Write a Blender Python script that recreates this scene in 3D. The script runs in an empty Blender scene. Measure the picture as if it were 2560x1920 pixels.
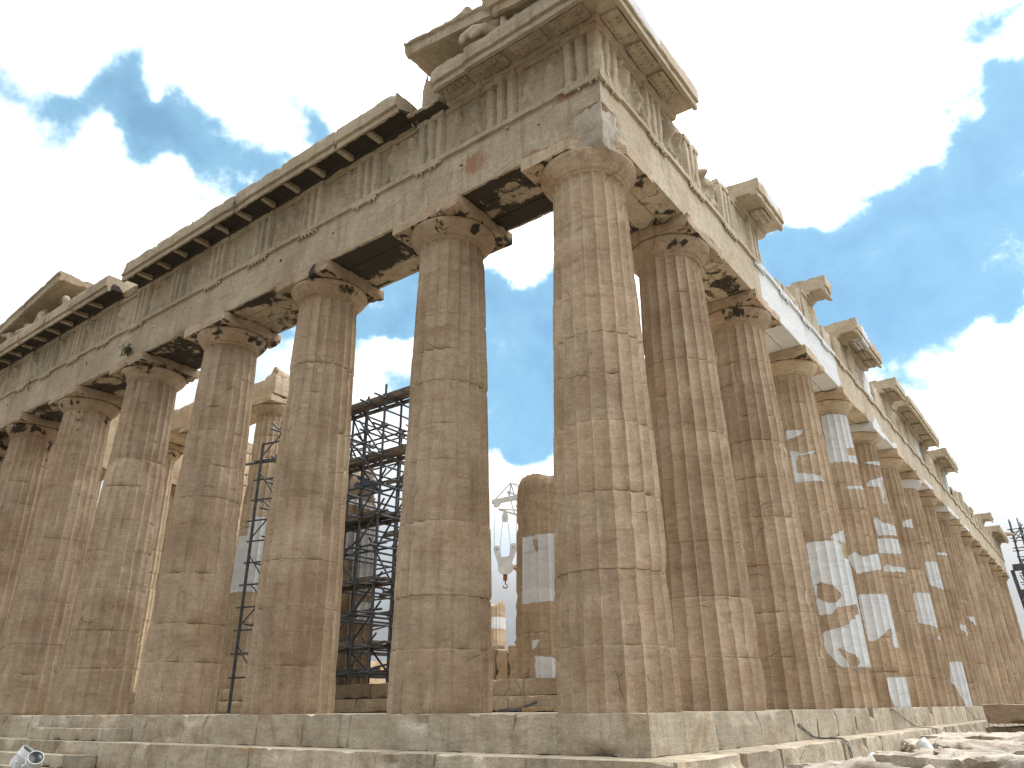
import bpy, bmesh, math, random
import numpy as np
from mathutils import Vector, Matrix

R = math.radians
sc = bpy.context.scene
COL = sc.collection

# ---------------------------------------------------------------- camera
cam_d = bpy.data.cameras.new("camera")
cam = bpy.data.objects.new("camera", cam_d)
COL.objects.link(cam)
CX, CY, CZ = 6.2143, -11.0629, 0.0725
YAW, PIT, ROL, FPX = -0.638868, 0.407288, -0.0086, 1879.54
fw = Vector((math.sin(YAW) * math.cos(PIT), math.cos(YAW) * math.cos(PIT), math.sin(PIT)))
r0 = Vector((math.cos(YAW), -math.sin(YAW), 0))
u0 = r0.cross(fw)
rt = math.cos(ROL) * r0 + math.sin(ROL) * u0
up = -math.sin(ROL) * r0 + math.cos(ROL) * u0
cam.matrix_world = Matrix(((rt.x, up.x, -fw.x, CX), (rt.y, up.y, -fw.y, CY), (rt.z, up.z, -fw.z, CZ), (0, 0, 0, 1)))
cam_d.sensor_width = 36.0
cam_d.lens = 36.0 * FPX / 2560.0
cam_d.clip_end = 6000
sc.camera = cam

# ---------------------------------------------------------------- sun, sky, exposure
sc.view_settings.view_transform = 'Standard'
sc.view_settings.look = 'None'
sc.view_settings.exposure = 0.76
sc.view_settings.gamma = 1.0
sd = Vector((0.17, 0.46, 0.86)).normalized()
sun_d = bpy.data.lights.new("sun", 'SUN')
sun_d.energy = 0.9
sun_d.angle = R(22)
sun_d.color = (1.0, 0.95, 0.87)
sun = bpy.data.objects.new("sun", sun_d)
COL.objects.link(sun)
sun.rotation_euler = sd.to_track_quat('Z', 'Y').to_euler()

world = bpy.data.worlds.new("World")
sc.world = world
world.use_nodes = True
wt = world.node_tree
wt.nodes.clear()


def N(t, kind, **kw):
    n = t.nodes.new(kind)
    for k, v in kw.items():
        setattr(n, k, v)
    return n


def setin(t, sock, v):
    if isinstance(v, bpy.types.NodeSocket):
        t.links.new(v, sock)
    else:
        sock.default_value = v


def mth(t, op, a, b=0.0, c=0.0, clamp=False):
    n = N(t, 'ShaderNodeMath', operation=op, use_clamp=clamp)
    setin(t, n.inputs[0], a)
    setin(t, n.inputs[1], b)
    setin(t, n.inputs[2], c)
    return n.outputs[0]


def mixc(t, f, a, b, mode='MIX'):
    n = N(t, 'ShaderNodeMix', data_type='RGBA', blend_type=mode)
    setin(t, n.inputs[0], f)
    setin(t, n.inputs[6], a)
    setin(t, n.inputs[7], b)
    return n.outputs[2]


def ramp(t, v, lo, hi, a=0.0, b=1.0, smooth=True):
    n = N(t, 'ShaderNodeMapRange', interpolation_type='SMOOTHSTEP' if smooth else 'LINEAR')
    setin(t, n.inputs[0], v)
    n.inputs[1].default_value = lo
    n.inputs[2].default_value = hi
    n.inputs[3].default_value = a
    n.inputs[4].default_value = b
    return n.outputs[0]


def noise(t, vec, scale, detail=4.0, rough=0.55, dist=0.0):
    n = N(t, 'ShaderNodeTexNoise')
    setin(t, n.inputs['Vector'], vec)
    n.inputs['Scale'].default_value = scale
    n.inputs['Detail'].default_value = detail
    n.inputs['Roughness'].default_value = rough
    n.inputs['Distortion'].default_value = dist
    return n.outputs[0]


def vscale(t, vec, xyz, off=(0, 0, 0)):
    n = N(t, 'ShaderNodeMapping')
    setin(t, n.inputs[0], vec)
    n.inputs['Location'].default_value = off
    n.inputs['Scale'].default_value = xyz
    return n.outputs[0]


def make_sky():
    t = wt
    out = N(t, 'ShaderNodeOutputWorld')
    bg = N(t, 'ShaderNodeBackground')
    bg.inputs[1].default_value = 0.1
    t.links.new(bg.outputs[0], out.inputs[0])
    sky = N(t, 'ShaderNodeTexSky', sky_type='NISHITA')
    sky.sun_disc = False
    sky.sun_elevation = math.asin(sd.z)
    sky.sun_rotation = math.atan2(sd.x, sd.y)
    sky.air_density = 1.0
    sky.dust_density = 0.6
    sky.ozone_density = 1.6
    tc = N(t, 'ShaderNodeTexCoord')
    d = tc.outputs['Generated']
    # clouds: breaks of blue sky in an otherwise white cover, laid out by direction in the sky
    holes = [(-0.7820,0.1946,0.5921,0.049,-0.90),
             (-0.7596,0.2235,0.6108,0.036,-0.80),
             (-0.7374,0.2524,0.6265,0.045,-1.00),
             (-0.7353,0.3009,0.6073,0.055,-1.00),
             (-0.7563,0.2949,0.5840,0.045,-0.90),
             (-0.7000,0.3332,0.6317,0.049,-0.90),
             (-0.6982,0.3792,0.6072,0.049,-0.90),
             (-0.7249,0.3734,0.5788,0.039,-0.70),
             (-0.6849,0.4171,0.5974,0.036,-0.70),
             (-0.6278,0.4124,0.6601,0.039,-0.80),
             (-0.6196,0.4424,0.6484,0.032,-0.50),
             (-0.0754,0.8758,0.4767,0.123,-1.30),
             (-0.1671,0.8646,0.4738,0.084,-1.10),
             (-0.0126,0.8678,0.4967,0.097,-1.10),
             (0.0381,0.8363,0.5470,0.071,-1.10),
             (0.0623,0.8139,0.5777,0.045,-0.80),
             (0.0665,0.7553,0.6520,0.042,-0.90),
             (-0.1019,0.9099,0.4021,0.103,-1.10),
             (-0.1377,0.8815,0.4517,0.078,-0.80),
             (-0.0367,0.8942,0.4461,0.084,-0.80),
             (-0.2254,0.8323,0.5064,0.045,-0.80),
             (-0.0103,0.8890,0.4579,0.078,-0.60),
             (-0.1792,0.8460,0.5021,0.052,-0.70),
             (-0.0802,0.8279,0.5551,0.039,-0.40),
             (-0.1295,0.7781,0.6147,0.039,-0.30),
             (-0.6389,0.6017,0.4793,0.084,-2.00),
             (-0.6934,0.5310,0.4870,0.065,-1.40),
             (-0.5178,0.7127,0.4732,0.084,-2.20),
             (-0.5426,0.7348,0.4071,0.084,-2.00),
             (-0.5644,0.7528,0.3387,0.061,-1.80),
             (-0.6657,0.6448,0.3757,0.039,-0.90),
             (-0.5736,0.6164,0.5394,0.065,-0.80),
             (-0.5384,0.7792,0.3209,0.045,-1.00),
             (-0.6681,0.6093,0.4271,0.032,1.30),
             (-0.5565,0.7919,0.2512,0.052,1.30),
             (-0.0071,0.9214,0.3885,0.058,1.10),
             (0.0341,0.8631,0.5040,0.026,0.80),
             (-0.4837,0.6781,0.5534,0.036,1.30),
             (-0.0147,0.9504,0.3107,0.103,0.60),
             (-0.7193,0.2901,0.6312,0.025,0.80),
             (-0.7706,0.2434,0.5890,0.036,0.80),
             (0.0099,0.8212,0.5705,0.026,0.40)]
    wob = N(t, 'ShaderNodeTexNoise')
    setin(t, wob.inputs['Vector'], d)
    wob.inputs['Scale'].default_value = 9.0
    wob.inputs['Detail'].default_value = 5.0
    sub = N(t, 'ShaderNodeVectorMath', operation='SUBTRACT')
    setin(t, sub.inputs[0], wob.outputs[1])
    sub.inputs[1].default_value = (0.5, 0.5, 0.5)
    add = N(t, 'ShaderNodeVectorMath', operation='MULTIPLY_ADD')
    setin(t, add.inputs[0], sub.outputs[0])
    add.inputs[1].default_value = (0.15, 0.15, 0.15)
    setin(t, add.inputs[2], d)
    dd = add.outputs[0]
    acc = None
    for (x, y, z, r, w) in holes:
        ds = N(t, 'ShaderNodeVectorMath', operation='DISTANCE')
        setin(t, ds.inputs[0], dd)
        ds.inputs[1].default_value = (x, y, z)
        v = ramp(t, ds.outputs['Value'], 0.0, r * 1.45, w, 0.0)
        acc = v if acc is None else mth(t, 'ADD', acc, v)
    acc = mth(t, 'MAXIMUM', acc, -1.35)
    nz = noise(t, d, 5.0, 9.0, 0.6, 0.3)
    nz2 = noise(t, d, 17.0, 6.0, 0.6, 0.2)
    cov = mth(t, 'ADD', mth(t, 'ADD', mth(t, 'MULTIPLY', acc, 1.15), 0.92), mth(t, 'MULTIPLY', mth(t, 'SUBTRACT', nz, 0.5), 2.2))
    cov = mth(t, 'ADD', cov, mth(t, 'MULTIPLY', mth(t, 'SUBTRACT', nz2, 0.5), 2.1))
    mask = ramp(t, cov, -0.25, 1.05)
    # cloud brightness: blown white overhead, greyer towards the horizon
    sep = N(t, 'ShaderNodeSeparateXYZ')
    setin(t, sep.inputs[0], d)
    br = ramp(t, sep.outputs[2], 0.05, 0.5, 5.0, 17.0)
    br = mth(t, 'MULTIPLY', br, ramp(t, noise(t, d, 3.2, 5.0, 0.55), 0.3, 0.7, 0.72, 1.2))
    # brighter towards the veiled sun, duller away from it
    dp = N(t, 'ShaderNodeVectorMath', operation='DOT_PRODUCT')
    setin(t, dp.inputs[0], d)
    dp.inputs[1].default_value = sd
    gl = mth(t, 'POWER', ramp(t, dp.outputs['Value'], -0.3, 1.0, 0.0, 1.0, False), 2.6)
    br = mth(t, 'MULTIPLY', br, mth(t, 'ADD', mth(t, 'MULTIPLY', gl, 1.7), 0.28))
    cc = N(t, 'ShaderNodeCombineColor')
    setin(t, cc.inputs[0], mth(t, 'MULTIPLY', br, 0.985))
    setin(t, cc.inputs[1], br)
    setin(t, cc.inputs[2], mth(t, 'MULTIPLY', br, 1.02))
    # thin veil that lightens the blue
    blue = mixc(t, ramp(t, cov, -1.0, 0.35, 0.30, 0.62, False), sky.outputs[0], (6.5, 8.0, 9.5, 1))
    gain = N(t, 'ShaderNodeMix', data_type='RGBA', blend_type='MULTIPLY')
    gain.inputs[0].default_value = 1.0
    setin(t, gain.inputs[6], blue)
    gain.inputs[7].default_value = (0.50, 0.72, 0.77, 1)
    col = mixc(t, mask, gain.outputs[2], cc.outputs[0])
    t.links.new(col, bg.inputs[0])
    world.cycles.sampling_method = 'MANUAL'
    world.cycles.sample_map_resolution = 1024


make_sky()


# ================================================================ materials
def stone(name, lo, hi, warm, warm_amt=0.6, streak=0.35, bump=1.0, crack=1.0, crust_shade_col=(0.022, 0.019, 0.016, 1), rough=0.9, size=1.0):
    m = bpy.data.materials.new(name)
    m.use_nodes = True
    t = m.node_tree
    b = t.nodes['Principled BSDF']
    g = N(t, 'ShaderNodeNewGeometry')
    P = g.outputs['Position']
    n1 = noise(t, P, 0.55 / size, 7.0, 0.62, 0.6)
    col = mixc(t, ramp(t, n1, 0.3, 0.7), lo, hi)
    n2 = noise(t, vscale(t, P, (1, 1, 0.8), (7, 3, 1)), 0.8 / size, 6.0, 0.65, 1.2)
    col = mixc(t, mth(t, 'MULTIPLY', ramp(t, n2, 0.5, 0.72), warm_amt), col, warm)
    # veins of the bedding, nearly level with a slant
    nv = noise(t, vscale(t, P, (0.8, 0.8, 4.2), (0, 0, 0)), 1.1 / size, 6.0, 0.65, 1.0)
    col = mixc(t, ramp(t, nv, 0.52, 0.74, 0.0, 0.42), col, (lo[0] * 0.5, lo[1] * 0.46, lo[2] * 0.44, 1))
    # rain streaks
    n3 = noise(t, vscale(t, P, (3.2, 3.2, 0.35)), 1.6, 5.0, 0.6)
    col = mixc(t, ramp(t, n3, 0.5, 0.74, 0.0, streak), col, (0.09, 0.07, 0.052, 1))
    n3b = noise(t, vscale(t, P, (4.0, 4.0, 0.5), (3, 8, 0)), 1.3, 4.0, 0.6)
    col = mixc(t, ramp(t, n3b, 0.55, 0.75, 0.0, streak * 0.8), col, (hi[0] * 1.15, hi[1] * 1.18, hi[2] * 1.22, 1))
    n4 = noise(t, P, 11.0, 5.0, 0.7)
    n5 = noise(t, P, 48.0, 4.0, 0.7)
    n6 = noise(t, vscale(t, P, (2.2, 2.2, 13.0), (2, 5, 9)), 1.3, 6.0, 0.68, 0.6)
    gr = mth(t, 'MULTIPLY', ramp(t, n4, 0.25, 0.75, 0.88, 1.1), ramp(t, n5, 0.25, 0.75, 0.72, 1.22))
    gr = mth(t, 'MULTIPLY', gr, ramp(t, n6, 0.3, 0.7, 0.89, 1.09))
    at = N(t, 'ShaderNodeAttribute', attribute_name='tint')
    gr = mth(t, 'MULTIPLY', gr, mth(t, 'ADD', at.outputs['Fac'], 1.0))
    # small dark pits
    pit = ramp(t, noise(t, P, 21.0, 3.0, 0.6), 0.68, 0.76)
    # cracks
    vp = N(t, 'ShaderNodeVectorMath', operation='MULTIPLY_ADD')
    wn = N(t, 'ShaderNodeTexNoise')
    setin(t, wn.inputs['Vector'], P)
    wn.inputs['Scale'].default_value = 1.7
    wn.inputs['Detail'].default_value = 6.0
    setin(t, vp.inputs[0], wn.outputs[1])
    vp.inputs[1].default_value = (0.42, 0.42, 0.42)
    setin(t, vp.inputs[2], P)
    vo = N(t, 'ShaderNodeTexVoronoi', feature='DISTANCE_TO_EDGE')
    setin(t, vo.inputs['Vector'], vp.outputs[0])
    vo.inputs['Scale'].default_value = 0.55
    ck = ramp(t, vo.outputs['Distance'], 0.0015, 0.007, 1.0, 0.0)
    ck = mth(t, 'MULTIPLY', ck, ramp(t, noise(t, P, 0.9, 3.0), 0.54, 0.64))
    ck = mth(t, 'MULTIPLY', ck, crack * 0.75)
    dark = mth(t, 'MAXIMUM', mth(t, 'MULTIPLY', pit, 0.45), mth(t, 'MULTIPLY', ck, 0.5))
    gr = mth(t, 'MULTIPLY', gr, mth(t, 'SUBTRACT', 1.0, dark))
    gc = N(t, 'ShaderNodeCombineColor')
    for i in range(3):
        setin(t, gc.inputs[i], gr)
    col = mixc(t, 1.0, col, gc.outputs[0], 'MULTIPLY')
    # rust-red patina
    ra = N(t, 'ShaderNodeAttribute', attribute_name='rust')
    rf = mth(t, 'ADD', ra.outputs['Fac'], mth(t, 'MULTIPLY', mth(t, 'SUBTRACT', noise(t, vscale(t, P, (2.2, 2.2, 0.8)), 1.9, 7.0, 0.7, 0.5), 0.5), 1.3))
    col = mixc(t, ramp(t, rf, 0.42, 0.62, 0.0, 0.75), col, (0.25, 0.125, 0.062, 1))
    # new white marble let into the old
    pa = N(t, 'ShaderNodeAttribute', attribute_name='patch')
    pf = mth(t, 'ADD', pa.outputs['Fac'], mth(t, 'MULTIPLY', mth(t, 'SUBTRACT', noise(t, P, 9.0, 4.0, 0.6), 0.5), 0.5))
    pm = ramp(t, pf, 0.45, 0.53)
    mar = mixc(t, ramp(t, noise(t, vscale(t, P, (1, 1, 3)), 1.6, 6.0, 0.6, 1.0), 0.3, 0.75), (0.68, 0.695, 0.695, 1), (0.56, 0.58, 0.59, 1))
    mar = mixc(t, 0.3, mar, gc.outputs[0], 'MULTIPLY')
    col = mixc(t, pm, col, mar)
    seam = mth(t, 'MULTIPLY', ramp(t, pf, 0.41, 0.46), ramp(t, pf, 0.5, 0.6, 1.0, 0.0))
    col = mixc(t, mth(t, 'MULTIPLY', seam, 0.28), col, (0.10, 0.08, 0.06, 1))
    # black crusts; also shade painted onto the abacus undersides
    ca = N(t, 'ShaderNodeAttribute', attribute_name='crust')
    cf = mth(t, 'ADD', ca.outputs['Fac'], mth(t, 'MULTIPLY', mth(t, 'SUBTRACT', noise(t, P, 3.0, 7.0, 0.68, 0.8), 0.5), 1.5))
    col = mixc(t, ramp(t, cf, 0.46, 0.6, 0.0, 0.93), col, crust_shade_col)
    t.links.new(col, b.inputs['Base Color'])
    b.inputs['Roughness'].default_value = rough
    b.inputs['Specular IOR Level'].default_value = 0.25
    h = mth(t, 'ADD', mth(t, 'MULTIPLY', n4, 0.28), mth(t, 'MULTIPLY', n5, 0.16))
    h = mth(t, 'ADD', h, mth(t, 'MULTIPLY', n6, 0.22))
    h = mth(t, 'SUBTRACT', h, mth(t, 'ADD', mth(t, 'MULTIPLY', pit, 0.25), mth(t, 'MULTIPLY', ck, 0.6)))
    bp = N(t, 'ShaderNodeBump')
    bp.inputs['Strength'].default_value = 0.75 * bump
    bp.inputs['Distance'].default_value = 0.035
    setin(t, bp.inputs['Height'], h)
    t.links.new(bp.outputs[0], b.inputs['Normal'])
    return m


def plain(name, c, rough=0.6, metal=0.0, var=0.25, scale=6.0, rust=None):
    m = bpy.data.materials.new(name)
    m.use_nodes = True
    t = m.node_tree
    b = t.nodes['Principled BSDF']
    g = N(t, 'ShaderNodeNewGeometry')
    n = noise(t, g.outputs['Position'], scale, 5.0, 0.65)
    col = mixc(t, ramp(t, n, 0.3, 0.7), (c[0] * (1 - var), c[1] * (1 - var), c[2] * (1 - var), 1), (c[0] * (1 + var), c[1] * (1 + var), c[2] * (1 + var), 1))
    if rust:
        col = mixc(t, ramp(t, noise(t, g.outputs['Position'], scale * 0.7, 6.0, 0.7), 0.55, 0.68), col, rust)
    t.links.new(col, b.inputs['Base Color'])
    b.inputs['Roughness'].default_value = rough
    b.inputs['Metallic'].default_value = metal
    return m


M_COL = stone("aged column marble", (0.325, 0.234, 0.149, 1), (0.465, 0.366, 0.258, 1), (0.33, 0.205, 0.112, 1), 0.5, 0.33)
M_CAP = stone("aged capital marble", (0.35, 0.262, 0.175, 1), (0.47, 0.375, 0.27, 1), (0.36, 0.19, 0.085, 1), 0.6, 0.35)
M_ENT = stone("aged entablature marble", (0.33, 0.272, 0.19, 1), (0.46, 0.392, 0.285, 1), (0.37, 0.23, 0.13, 1), 0.5, 0.36)
M_NORTH = stone("aged flank entablature marble", (0.43, 0.355, 0.25, 1), (0.55, 0.475, 0.36, 1), (0.42, 0.28, 0.165, 1), 0.35, 0.22)
M_STEP = stone("aged step marble", (0.36, 0.30, 0.215, 1), (0.52, 0.455, 0.35, 1), (0.33, 0.225, 0.125, 1), 0.8, 0.36, 1.1, 1.0, size=0.8)
M_CELLA = stone("aged cella marble", (0.40, 0.31, 0.205, 1), (0.54, 0.44, 0.32, 1), (0.42, 0.25, 0.13, 1), 0.5, 0.25)
M_ROCK = stone("pink grey limestone", (0.30, 0.255, 0.20, 1), (0.52, 0.465, 0.39, 1), (0.36, 0.235, 0.16, 1), 0.8, 0.3, 2.2, 0.8, size=0.3)
M_SCULPT = stone("sculpture marble", (0.36, 0.30, 0.215, 1), (0.50, 0.43, 0.325, 1), (0.33, 0.24, 0.15, 1), 0.4, 0.4)
M_MORTAR = stone("grey mortar", (0.36, 0.315, 0.25, 1), (0.46, 0.41, 0.34, 1), (0.30, 0.25, 0.20, 1), 0.3, 0.2)
M_GROUND = stone("dusty ground", (0.17, 0.145, 0.11, 1), (0.26, 0.225, 0.175, 1), (0.22, 0.17, 0.12, 1), 0.5, 0.0, 1.4, 0.0, size=2)
M_STEEL = plain("dark scaffold steel", (0.085, 0.094, 0.104), 0.55, 0.35, 0.35, 5.0, (0.10, 0.055, 0.035, 1))
M_BROWNSTEEL = plain("brown painted girder", (0.11, 0.06, 0.048), 0.6, 0.2, 0.3)
M_PLANK = plain("weathered plank", (0.16, 0.135, 0.105), 0.85, 0.0, 0.45, 3.0)
M_WHITE = plain("white crane paint", (0.47, 0.48, 0.475), 0.5, 0.0, 0.12, 3.0, (0.42, 0.40, 0.36, 1))
M_LAMP = plain("white lamp enamel", (0.72, 0.74, 0.74), 0.4, 0.0, 0.06)
M_GLASS = plain("dark lamp glass", (0.05, 0.06, 0.06), 0.12)
M_RUST = plain("rusty hook iron", (0.20, 0.10, 0.06), 0.6, 0.4, 0.4)
M_WIRE = plain("steel wire", (0.10, 0.10, 0.11), 0.5, 0.3)
M_CABLE = plain("grey cable sheath", (0.10, 0.105, 0.115), 0.5)
M_BLUE = plain("blue lifting strap", (0.018, 0.026, 0.055), 0.8)
M_WOOD = plain("timber block", (0.32, 0.22, 0.12), 0.8)
M_LEAF = plain("caper leaves", (0.055, 0.085, 0.03), 0.7, 0.0, 0.5, 30.0)
M_DRY = plain("dry twigs", (0.10, 0.075, 0.04), 0.8)


# ================================================================ numeric noise
def _h(i, j, k, s):
    n = (i * 374761393 + j * 668265263 + k * 2147483647 + s * 1274126177) & 0xffffffff
    n = ((n ^ (n >> 13)) * 1274126177) & 0xffffffff
    n = ((n ^ (n >> 16)) * 2246822519) & 0xffffffff
    return ((n ^ (n >> 15)) & 0xffff) / 32767.5 - 1.0


def vnoise(P, s=0):
    P = np.asarray(P, float)
    i = np.floor(P).astype(np.int64)
    f = P - i
    f = f * f * (3 - 2 * f)
    o = 0
    for a in (0, 1):
        wa = f[:, 0] if a else 1 - f[:, 0]
        for b in (0, 1):
            wb = f[:, 1] if b else 1 - f[:, 1]
            for c in (0, 1):
                wc = f[:, 2] if c else 1 - f[:, 2]
                o = o + wa * wb * wc * _h(i[:, 0] + a, i[:, 1] + b, i[:, 2] + c, s)
    return o


def fbm(P, sc_, octv=4, s=0, gain=0.5):
    P = np.asarray(P, float) * sc_
    o = 0
    a = 1.0
    tot = 0
    for k in range(octv):
        o = o + a * vnoise(P + k * 17.3, s + k)
        tot += a
        a *= gain
        P = P * 2.03
    return o / tot * 1.6


# ================================================================ mesh building
class MB:
    def __init__(self):
        self.V = []
        self.F = []
        self.n = 0
        self.A = {'tint': [], 'patch': [], 'crust': [], 'rust': []}

    def add(self, V, F, tint=0.0, patch=0.0, crust=0.0, rust=0.0):
        V = np.asarray(V, float).reshape(-1, 3)
        n = len(V)
        self.V.append(V)
        for f in F:
            self.F.append([int(i) + self.n for i in f])
        for k, v in (('tint', tint), ('patch', patch), ('crust', crust), ('rust', rust)):
            self.A[k].append(np.broadcast_to(np.asarray(v, float), (n,)))
        self.n += n
        return self

    def build(self, name, mat, parent=None, angle=35, recalc=False, flip=False):
        V = np.concatenate(self.V)
        me = bpy.data.meshes.new(name)
        F = self.F
        if flip:
            F = [f[::-1] for f in F]
        me.from_pydata(V.tolist(), [], F)
        for k, v in self.A.items():
            a = np.concatenate(v)
            if np.any(a != 0):
                at = me.attributes.new(k, 'FLOAT', 'POINT')
                at.data.foreach_set('value', a.astype(np.float32))
        if recalc:
            bm = bmesh.new()
            bm.from_mesh(me)
            bmesh.ops.recalc_face_normals(bm, faces=bm.faces)
            bm.to_mesh(me)
            bm.free()
        me.shade_smooth()
        if angle < 180:
            me.set_sharp_from_angle(angle=R(angle))
        me.materials.append(mat)
        o = bpy.data.objects.new(name, me)
        COL.objects.link(o)
        if parent is not None:
            o.parent = parent
            o.matrix_parent_inverse = parent.matrix_world.inverted() if parent.type != 'EMPTY' else Matrix.Translation(-parent.location) @ Matrix.Identity(4)
            if parent.type != 'EMPTY':
                o.matrix_parent_inverse = Matrix.Identity(4)
                if parent.parent is not None:
                    pass
        return o


def thing(name, label, cat, loc=(0, 0, 0), group=None):
    o = bpy.data.objects.new(name, None)
    COL.objects.link(o)
    o.location = loc
    o.empty_display_size = 0.2
    o['kind'] = 'thing'
    tag(o, label, cat, group)
    return o


def tag(o, label=None, cat=None, group=None, kind=None):
    if label:
        o['label'] = label
    if cat:
        o['category'] = cat
    if group:
        o['group'] = group
    if kind:
        o['kind'] = kind
    return o


def lattice(lo, hi, seg, b):
    L = hi - lo
    if L < 3.2 * b:
        n = max(1, int(round(L / max(seg, 1e-3))))
        return np.linspace(lo, hi, n + 1)
    n = max(1, int(round((L - 2 * b) / seg)))
    return np.concatenate([[lo], np.linspace(lo + b, hi - b, n + 1), [hi]])


def stone_box(mb, lo, hi, seg=0.12, chip=0.03, rough=0.006, seed=0, tint=0.0, patch=0.0, crust=0.0, w=0.05, warp=None, nscale=3.0, M=None):
    """a squared block with worn, chipped edges; crust/patch may be functions of the points"""
    lo = np.array(lo, float)
    hi = np.array(hi, float)
    X, Y, Z = (lattice(lo[a], hi[a], seg, min(w, (hi[a] - lo[a]) * 0.2)) for a in range(3))
    nx, ny, nz = len(X), len(Y), len(Z)
    idx = -np.ones((nx, ny, nz), int)
    on = np.zeros((nx, ny, nz), bool)
    on[[0, -1]] = True
    on[:, [0, -1]] = True
    on[:, :, [0, -1]] = True
    ii = np.argwhere(on)
    idx[on] = np.arange(len(ii))
    V = np.stack([X[ii[:, 0]], Y[ii[:, 1]], Z[ii[:, 2]]], 1)
    F = []

    def grid(I, rev):
        a, b, c, d = I[:-1, :-1].ravel(), I[1:, :-1].ravel(), I[1:, 1:].ravel(), I[:-1, 1:].ravel()
        q = np.stack([a, b, c, d], 1)
        if rev:
            q = q[:, ::-1]
        F.extend(q.tolist())
    grid(idx[:, :, 0], True)
    grid(idx[:, :, -1], False)
    grid(idx[:, 0, :], False)
    grid(idx[:, -1, :], True)
    grid(idx[0, :, :], True)
    grid(idx[-1, :, :], False)
    d = np.minimum(V - lo, hi - V)
    inward = np.where(V - lo < hi - V, 1.0, -1.0)
    ds = np.sort(d, 1)
    n1 = fbm(V, nscale, 3, seed)
    n2 = fbm(V, nscale * 3.1, 3, seed + 50)
    k2 = np.exp(-ds[:, 1] / (w * 1.1))
    amt = chip * np.clip((n1 - 0.22) * 4.5, 0, 1) * k2 * (0.7 + 0.5 * n2) + 0.05 * chip * k2
    wt_ = np.exp(-d / (w * 0.9))
    V = V + inward * wt_ * (amt[:, None] + rough * (n2[:, None] + 0.6))
    if warp is not None:
        V = warp(V)
    if callable(crust):
        crust = crust(V)
    if callable(patch):
        patch = patch(V)
    if M is not None:
        V = (np.asarray(M)[:3, :3] @ V.T).T + np.asarray(M)[:3, 3]
    mb.add(V, F, tint, patch, crust)
    return mb


def place(side):
    if side == 'F':
        return lambda u, s, z: np.stack([-s, -u, z], 1)
    return lambda u, s, z: np.stack([u, s, z], 1)


def extrude(mb, prof, s0, s1, side, seg=0.13, sub=0.13, m0=False, m1=False, chip=0.02, rough=0.006, seed=0, tint=0.0, patch=0.0, crust=None, endchip=0.0, warp=None, nscale=3.0, rust=None):
    """run a closed (u,z) profile along s; m0/m1 = mitre that end (s = -u)"""
    pts = []
    corner = []
    n = len(prof)
    for i in range(n):
        a = np.array(prof[i], float)
        b = np.array(prof[(i + 1) % n], float)
        L = np.linalg.norm(b - a)
        k = max(1, int(round(L / sub)))
        for j in range(k):
            pts.append(a + (b - a) * j / k)
            corner.append(1.0 if j == 0 else 0.0)
    pts = np.array(pts)
    corner = np.array(corner)
    cen = pts.mean(0)
    m = len(pts)
    L = s1 - s0
    k = max(2, int(round(L / seg)))
    T = np.linspace(0, 1, k + 1)
    U, S, Zz, E, C = [], [], [], [], []
    a0 = -pts[:, 0] + s0 if m0 else np.full(m, s0)
    a1 = np.full(m, s1)
    for tt in T:
        U.append(pts[:, 0])
        Zz.append(pts[:, 1])
        S.append(a0 + (a1 - a0) * tt)
        E.append(np.full(m, min(tt * L if not m0 else 9, (1 - tt) * L)))
        C.append(corner)
    U, S, Zz, E, C = (np.concatenate(q) for q in (U, S, Zz, E, C))
    P = np.stack([U, S, Zz], 1)
    n1 = fbm(P, nscale, 3, seed)
    n2 = fbm(P, nscale * 3.1, 3, seed + 31)
    dirn = np.stack([cen[0] - U, cen[1] - Zz], 1)
    dl = np.linalg.norm(dirn, axis=1, keepdims=True) + 1e-6
    dirn = dirn / dl
    amt = chip * np.clip((n1 - 0.24) * 4.5, 0, 1) * (0.15 + 0.95 * C) * (0.7 + 0.5 * n2) + rough * 0.7 * (n2 + 0.3)
    amt = amt + endchip * np.exp(-E / 0.10) * np.clip((n1 - 0.05) * 3, 0, 1)
    U = U + dirn[:, 0] * amt
    Zz = Zz + dirn[:, 1] * amt
    if endchip:
        S = S + np.where(E < 0.02, 1, 0) * 0
    V = np.stack([U, S, Zz], 1)
    if warp is not None:
        V = warp(V)
    F = []
    for r_ in range(k):
        for j in range(m):
            j2 = (j + 1) % m
            F.append((r_ * m + j, r_ * m + j2, (r_ + 1) * m + j2, (r_ + 1) * m + j))
    F.append(list(range(m))[::-1])
    F.append([k * m + j for j in range(m)])
    cr = crust(V) if callable(crust) else (0.0 if crust is None else crust)
    pa = patch(V) if callable(patch) else patch
    ti = tint(V) if callable(tint) else tint
    mb.add(place(side)(V[:, 0], V[:, 1], V[:, 2]), F, ti, pa, cr, rust(V) if rust else 0.0)
    return mb


def tube(mb, a, b, r, n=7, r2=None, cap=True, **kw):
    a = Vector(a)
    b = Vector(b)
    r2 = r if r2 is None else r2
    q = (b - a).to_track_quat('Z', 'Y')
    V = []
    for (c, rr) in ((a, r), (b, r2)):
        for i in range(n):
            th = 2 * math.pi * i / n
            V.append(c + q @ Vector((rr * math.cos(th), rr * math.sin(th), 0)))
    F = [(i, (i + 1) % n, n + (i + 1) % n, n + i) for i in range(n)]
    if cap:
        F += [list(range(n))[::-1], list(range(n, 2 * n))]
    mb.add([tuple(v) for v in V], F, **kw)
    return mb


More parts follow.
